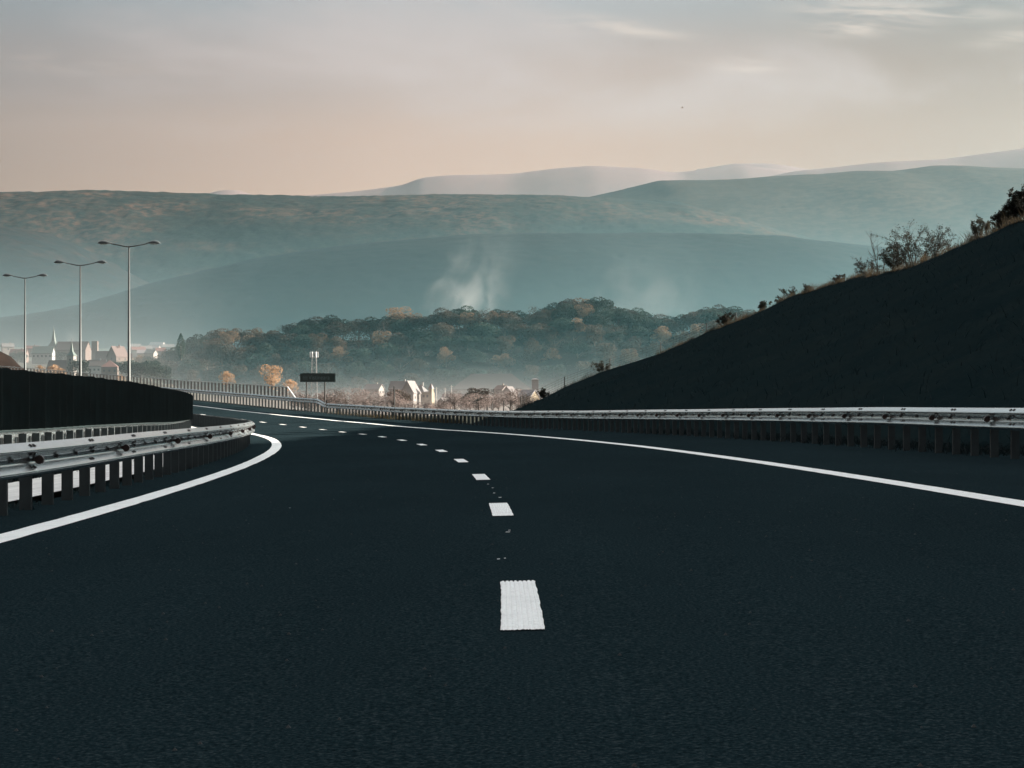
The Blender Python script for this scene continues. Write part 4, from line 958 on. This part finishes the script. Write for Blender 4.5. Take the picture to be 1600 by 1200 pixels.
# a bird far off
x, y, z = pix(1066, 168.5, 260); bd = MB()
bd.tube([(-.16, 0, 0), (-.06, 0, .02), (.08, 0, .015), (.18, 0, 0)], [.01, .045, .04, .008], 6)
bd.add([(-.06, .0, .02), (.06, .0, .02), (.0, .32, .10), (-.05, .30, .10)], [(0, 1, 2, 3)]); bd.add([(-.06, 0, .02), (.06, 0, .02), (.02, -.26, .14), (-.04, -.30, .12)], [(0, 3, 2, 1)])
o = bd.build('bird', simple('bird_brown', (.16, .09, .04), .8), None, False, (x, y, z)); tag(o, 'tiny brown bird flying in the sky above the hills', 'bird')

# ---------------------------------------------------------------- haze, valley mist, smoke
def volmat(name, col, dens, g, absc=(0, 0, 0)):
    m = bpy.data.materials.new(name); m.use_nodes = True; m.node_tree.nodes.clear(); o = m.node_tree.nodes.new('ShaderNodeOutputMaterial')
    v = m.node_tree.nodes.new('ShaderNodeVolumePrincipled'); v.inputs['Color'].default_value = (*col, 1); v.inputs['Density'].default_value = dens; v.inputs['Anisotropy'].default_value = g
    v.inputs['Absorption Color'].default_value = (*absc, 1)
    m.node_tree.links.new(v.outputs[0], o.inputs['Volume']); return m, v
HM, _ = volmat('haze', (.50, .78, .88), .000018, .66, (1, 1, 1))
hb = MB(); hb.box((0, 5300, 800), (13000, 11800, 1720)); 
o = hb.build('haze', HM); o['kind'] = 'stuff'; tag(o, 'pale blue haze filling the valley air', 'haze')
def puff(name, c, r, dens, label, col=(.95, .97, 1.0), g=.5, rot=0.0):
    mb = MB(); V = []; F = []; n, k = 24, 14
    for i in range(k + 1):
        ph = math.pi * i / k
        for j in range(n): th_ = 2 * math.pi * j / n; V.append((math.sin(ph) * math.cos(th_) * r[0], math.sin(ph) * math.sin(th_) * r[1], math.cos(ph) * r[2]))
    for i in range(k):
        for j in range(n): F.append((i * n + j, (i + 1) * n + j, (i + 1) * n + (j + 1) % n, i * n + (j + 1) % n))
    mb.add(V, F); m, _ = volmat(name, col, dens, g, (1, 1, 1)); o = mb.build(name, m, None, True, c); o.rotation_euler = (0, rot, 0); tag(o, label, name, kind='stuff'); return o
def mist(c, h, dens, label, col, hs, sc):
    mb = MB(); mb.box((0, 0, h[2]), (2 * h[0], 2 * h[1], 2 * h[2])); m, v = volmat('mist', col, dens, .55, (1, 1, 1)); t = m.node_tree; N_ = t.nodes; L_ = t.links
    def mt(op, a_, b_, cl_=False):
        q = N_.new('ShaderNodeMath'); q.operation = op; q.use_clamp = cl_
        for i, vv_ in enumerate((a_, b_)):
            if isinstance(vv_, (int, float)): q.inputs[i].default_value = vv_
            else: L_.new(vv_, q.inputs[i])
        return q.outputs[0]
    tc_ = N_.new('ShaderNodeTexCoord'); se = N_.new('ShaderNodeSeparateXYZ'); L_.new(tc_.outputs['Object'], se.inputs[0])
    fall = mt('POWER', 2.718, mt('MULTIPLY', se.outputs[2], -1.0 / hs))
    ex = mt('SUBTRACT', 1.0, mt('POWER', mt('ABSOLUTE', mt('DIVIDE', se.outputs[0], h[0]), 0), 4.0), True)
    ey = mt('SUBTRACT', 1.0, mt('POWER', mt('ABSOLUTE', mt('DIVIDE', se.outputs[1], h[1]), 0), 3.0), True)
    nz = N_.new('ShaderNodeTexNoise'); nz.inputs['Scale'].default_value = sc; nz.inputs['Detail'].default_value = 2; L_.new(tc_.outputs['Object'], nz.inputs[0])
    nn_ = mt('ADD', mt('MULTIPLY', nz.outputs[0], 1.4), .3)
    L_.new(mt('MULTIPLY', mt('MULTIPLY', mt('MULTIPLY', fall, dens), nn_), mt('MULTIPLY', ex, ey)), v.inputs['Density'])
    o = mb.build('mist', m, None, False, c); tag(o, label, 'mist', kind='stuff'); return o
mist((1500, 7000, 100), (3600, 900, 600), .00030, 'thick pinkish haze before the farthest mountains', (.98, .84, .80), 380, .00002)
mist((1150, 3000, 20), (1500, 1150, 330), .00013, 'wide bright haze over the hills right of the lamps', (.38, .80, .93), 190, .0004)
mist((0, 2120, 20), (1700, 560, 170), .0014, 'low mist lying in the valley behind the wooded ridge', (.42, .82, .97), 65, .003)
mist((-420, 1330, 12), (240, 330, 60), .0011, 'thin pale mist over the left village roofs', (.85, .90, .92), 35, .006)
mist((-40, 985, -8), (420, 170, 24), .0100, 'pinkish mist over the orchard and village by the road', (.96, .90, .89), 7, .012)
mist((-20, 1110, 0), (420, 90, 50), .0011, 'bluish mist in front of the wooded ridge', (.28, .82, .97), 40, .008)
# smoke with wispy noise density
def smoke(c, r, dens, label, seed, lean, sc=.03):
    mb = MB(); mb.box((0, 0, 0), (2 * r[0], 2 * r[1], 2 * r[2])); m = bpy.data.materials.new('smoke'); m.use_nodes = True; t = m.node_tree; t.nodes.clear(); N_ = t.nodes; L_ = t.links
    o_ = N_.new('ShaderNodeOutputMaterial'); v = N_.new('ShaderNodeVolumePrincipled'); v.inputs['Color'].default_value = (.84, .93, .95, 1); v.inputs['Absorption Color'].default_value = (1, 1, 1, 1); v.inputs['Anisotropy'].default_value = .3
    tc_ = N_.new('ShaderNodeTexCoord'); se = N_.new('ShaderNodeSeparateXYZ'); L_.new(tc_.outputs['Object'], se.inputs[0])
    def mt(op, a_, b_, cl_=False):
        q = N_.new('ShaderNodeMath'); q.operation = op; q.use_clamp = cl_
        for i, vv_ in enumerate((a_, b_)):
            if isinstance(vv_, (int, float)): q.inputs[i].default_value = vv_
            else: L_.new(vv_, q.inputs[i])
        return q.outputs[0]
    h = mt('MULTIPLY', mt('ADD', mt('DIVIDE', se.outputs[2], r[2]), 1.0), .5, True)                      # 0 bottom .. 1 top
    axis = mt('MULTIPLY', mt('POWER', h, 1.4), lean)
    width = mt('ADD', mt('MULTIPLY', mt('POWER', h, .5), r[0] * .20), r[0] * .34)
    nz = N_.new('ShaderNodeTexNoise'); nz.inputs['Scale'].default_value = sc; nz.inputs['Detail'].default_value = 5; nz.inputs['Roughness'].default_value = .6; nz.inputs['Distortion'].default_value = 1.8
    mp = N_.new('ShaderNodeMapping'); mp.inputs['Location'].default_value = (seed * 37, seed * 11, 0); mp.inputs['Scale'].default_value = (1, 1, .75); L_.new(tc_.outputs['Object'], mp.inputs[0]); L_.new(mp.outputs[0], nz.inputs[0])
    wob_ = mt('MULTIPLY', mt('SUBTRACT', nz.outputs[0], .5), r[0] * 1.5)
    dx = mt('DIVIDE', mt('SUBTRACT', mt('ADD', se.outputs[0], wob_), axis), width)
    dy = mt('DIVIDE', se.outputs[1], r[1] * .8)
    rad = mt('ADD', mt('MULTIPLY', dx, dx), mt('MULTIPLY', dy, dy)); core = mt('POWER', mt('SUBTRACT', 1.0, rad, True), 1.3)
    fd = mt('MULTIPLY', mt('POWER', mt('SUBTRACT', 1.0, h, True), 1.6), mt('MULTIPLY', h, 12.0, True))
    ns = mt('MULTIPLY', mt('SUBTRACT', nz.outputs[0], .44, True), 6.0)
    L_.new(mt('MULTIPLY', mt('MULTIPLY', mt('MULTIPLY', core, fd), ns), dens), v.inputs['Density']); L_.new(v.outputs[0], o_.inputs['Volume'])
    o = mb.build('smoke', m, None, False, c); tag(o, label, 'smoke', kind='stuff'); return o
def smk(px, y0, y1, d, wpx, dens, label, seed, lean_px, sc=.022):
    x, _, zb = pix(px, y0, d); zt = pix(px, y1, d)[2]; k_ = d / FPX; return smoke((x, d, (zb + zt) / 2), (wpx * k_, wpx * k_ * .6, (zt - zb) / 2), dens, label, seed, lean_px * k_, sc)
smk(738, 505, 340, 1650, 150, .0085, 'white smoke plume rising behind the wooded ridge', 1, 46)
smk(1040, 500, 330, 1900, 210, .0022, 'faint wide smoke veil right of the plume', 4, -30, .016)
smk(112, 560, 498, 1480, 26, .02, 'small pale chimney smoke behind the church spires', 6, 12, .05)
SC.cycles.volume_step_rate = 2.0; SC.cycles.volume_max_steps = 128
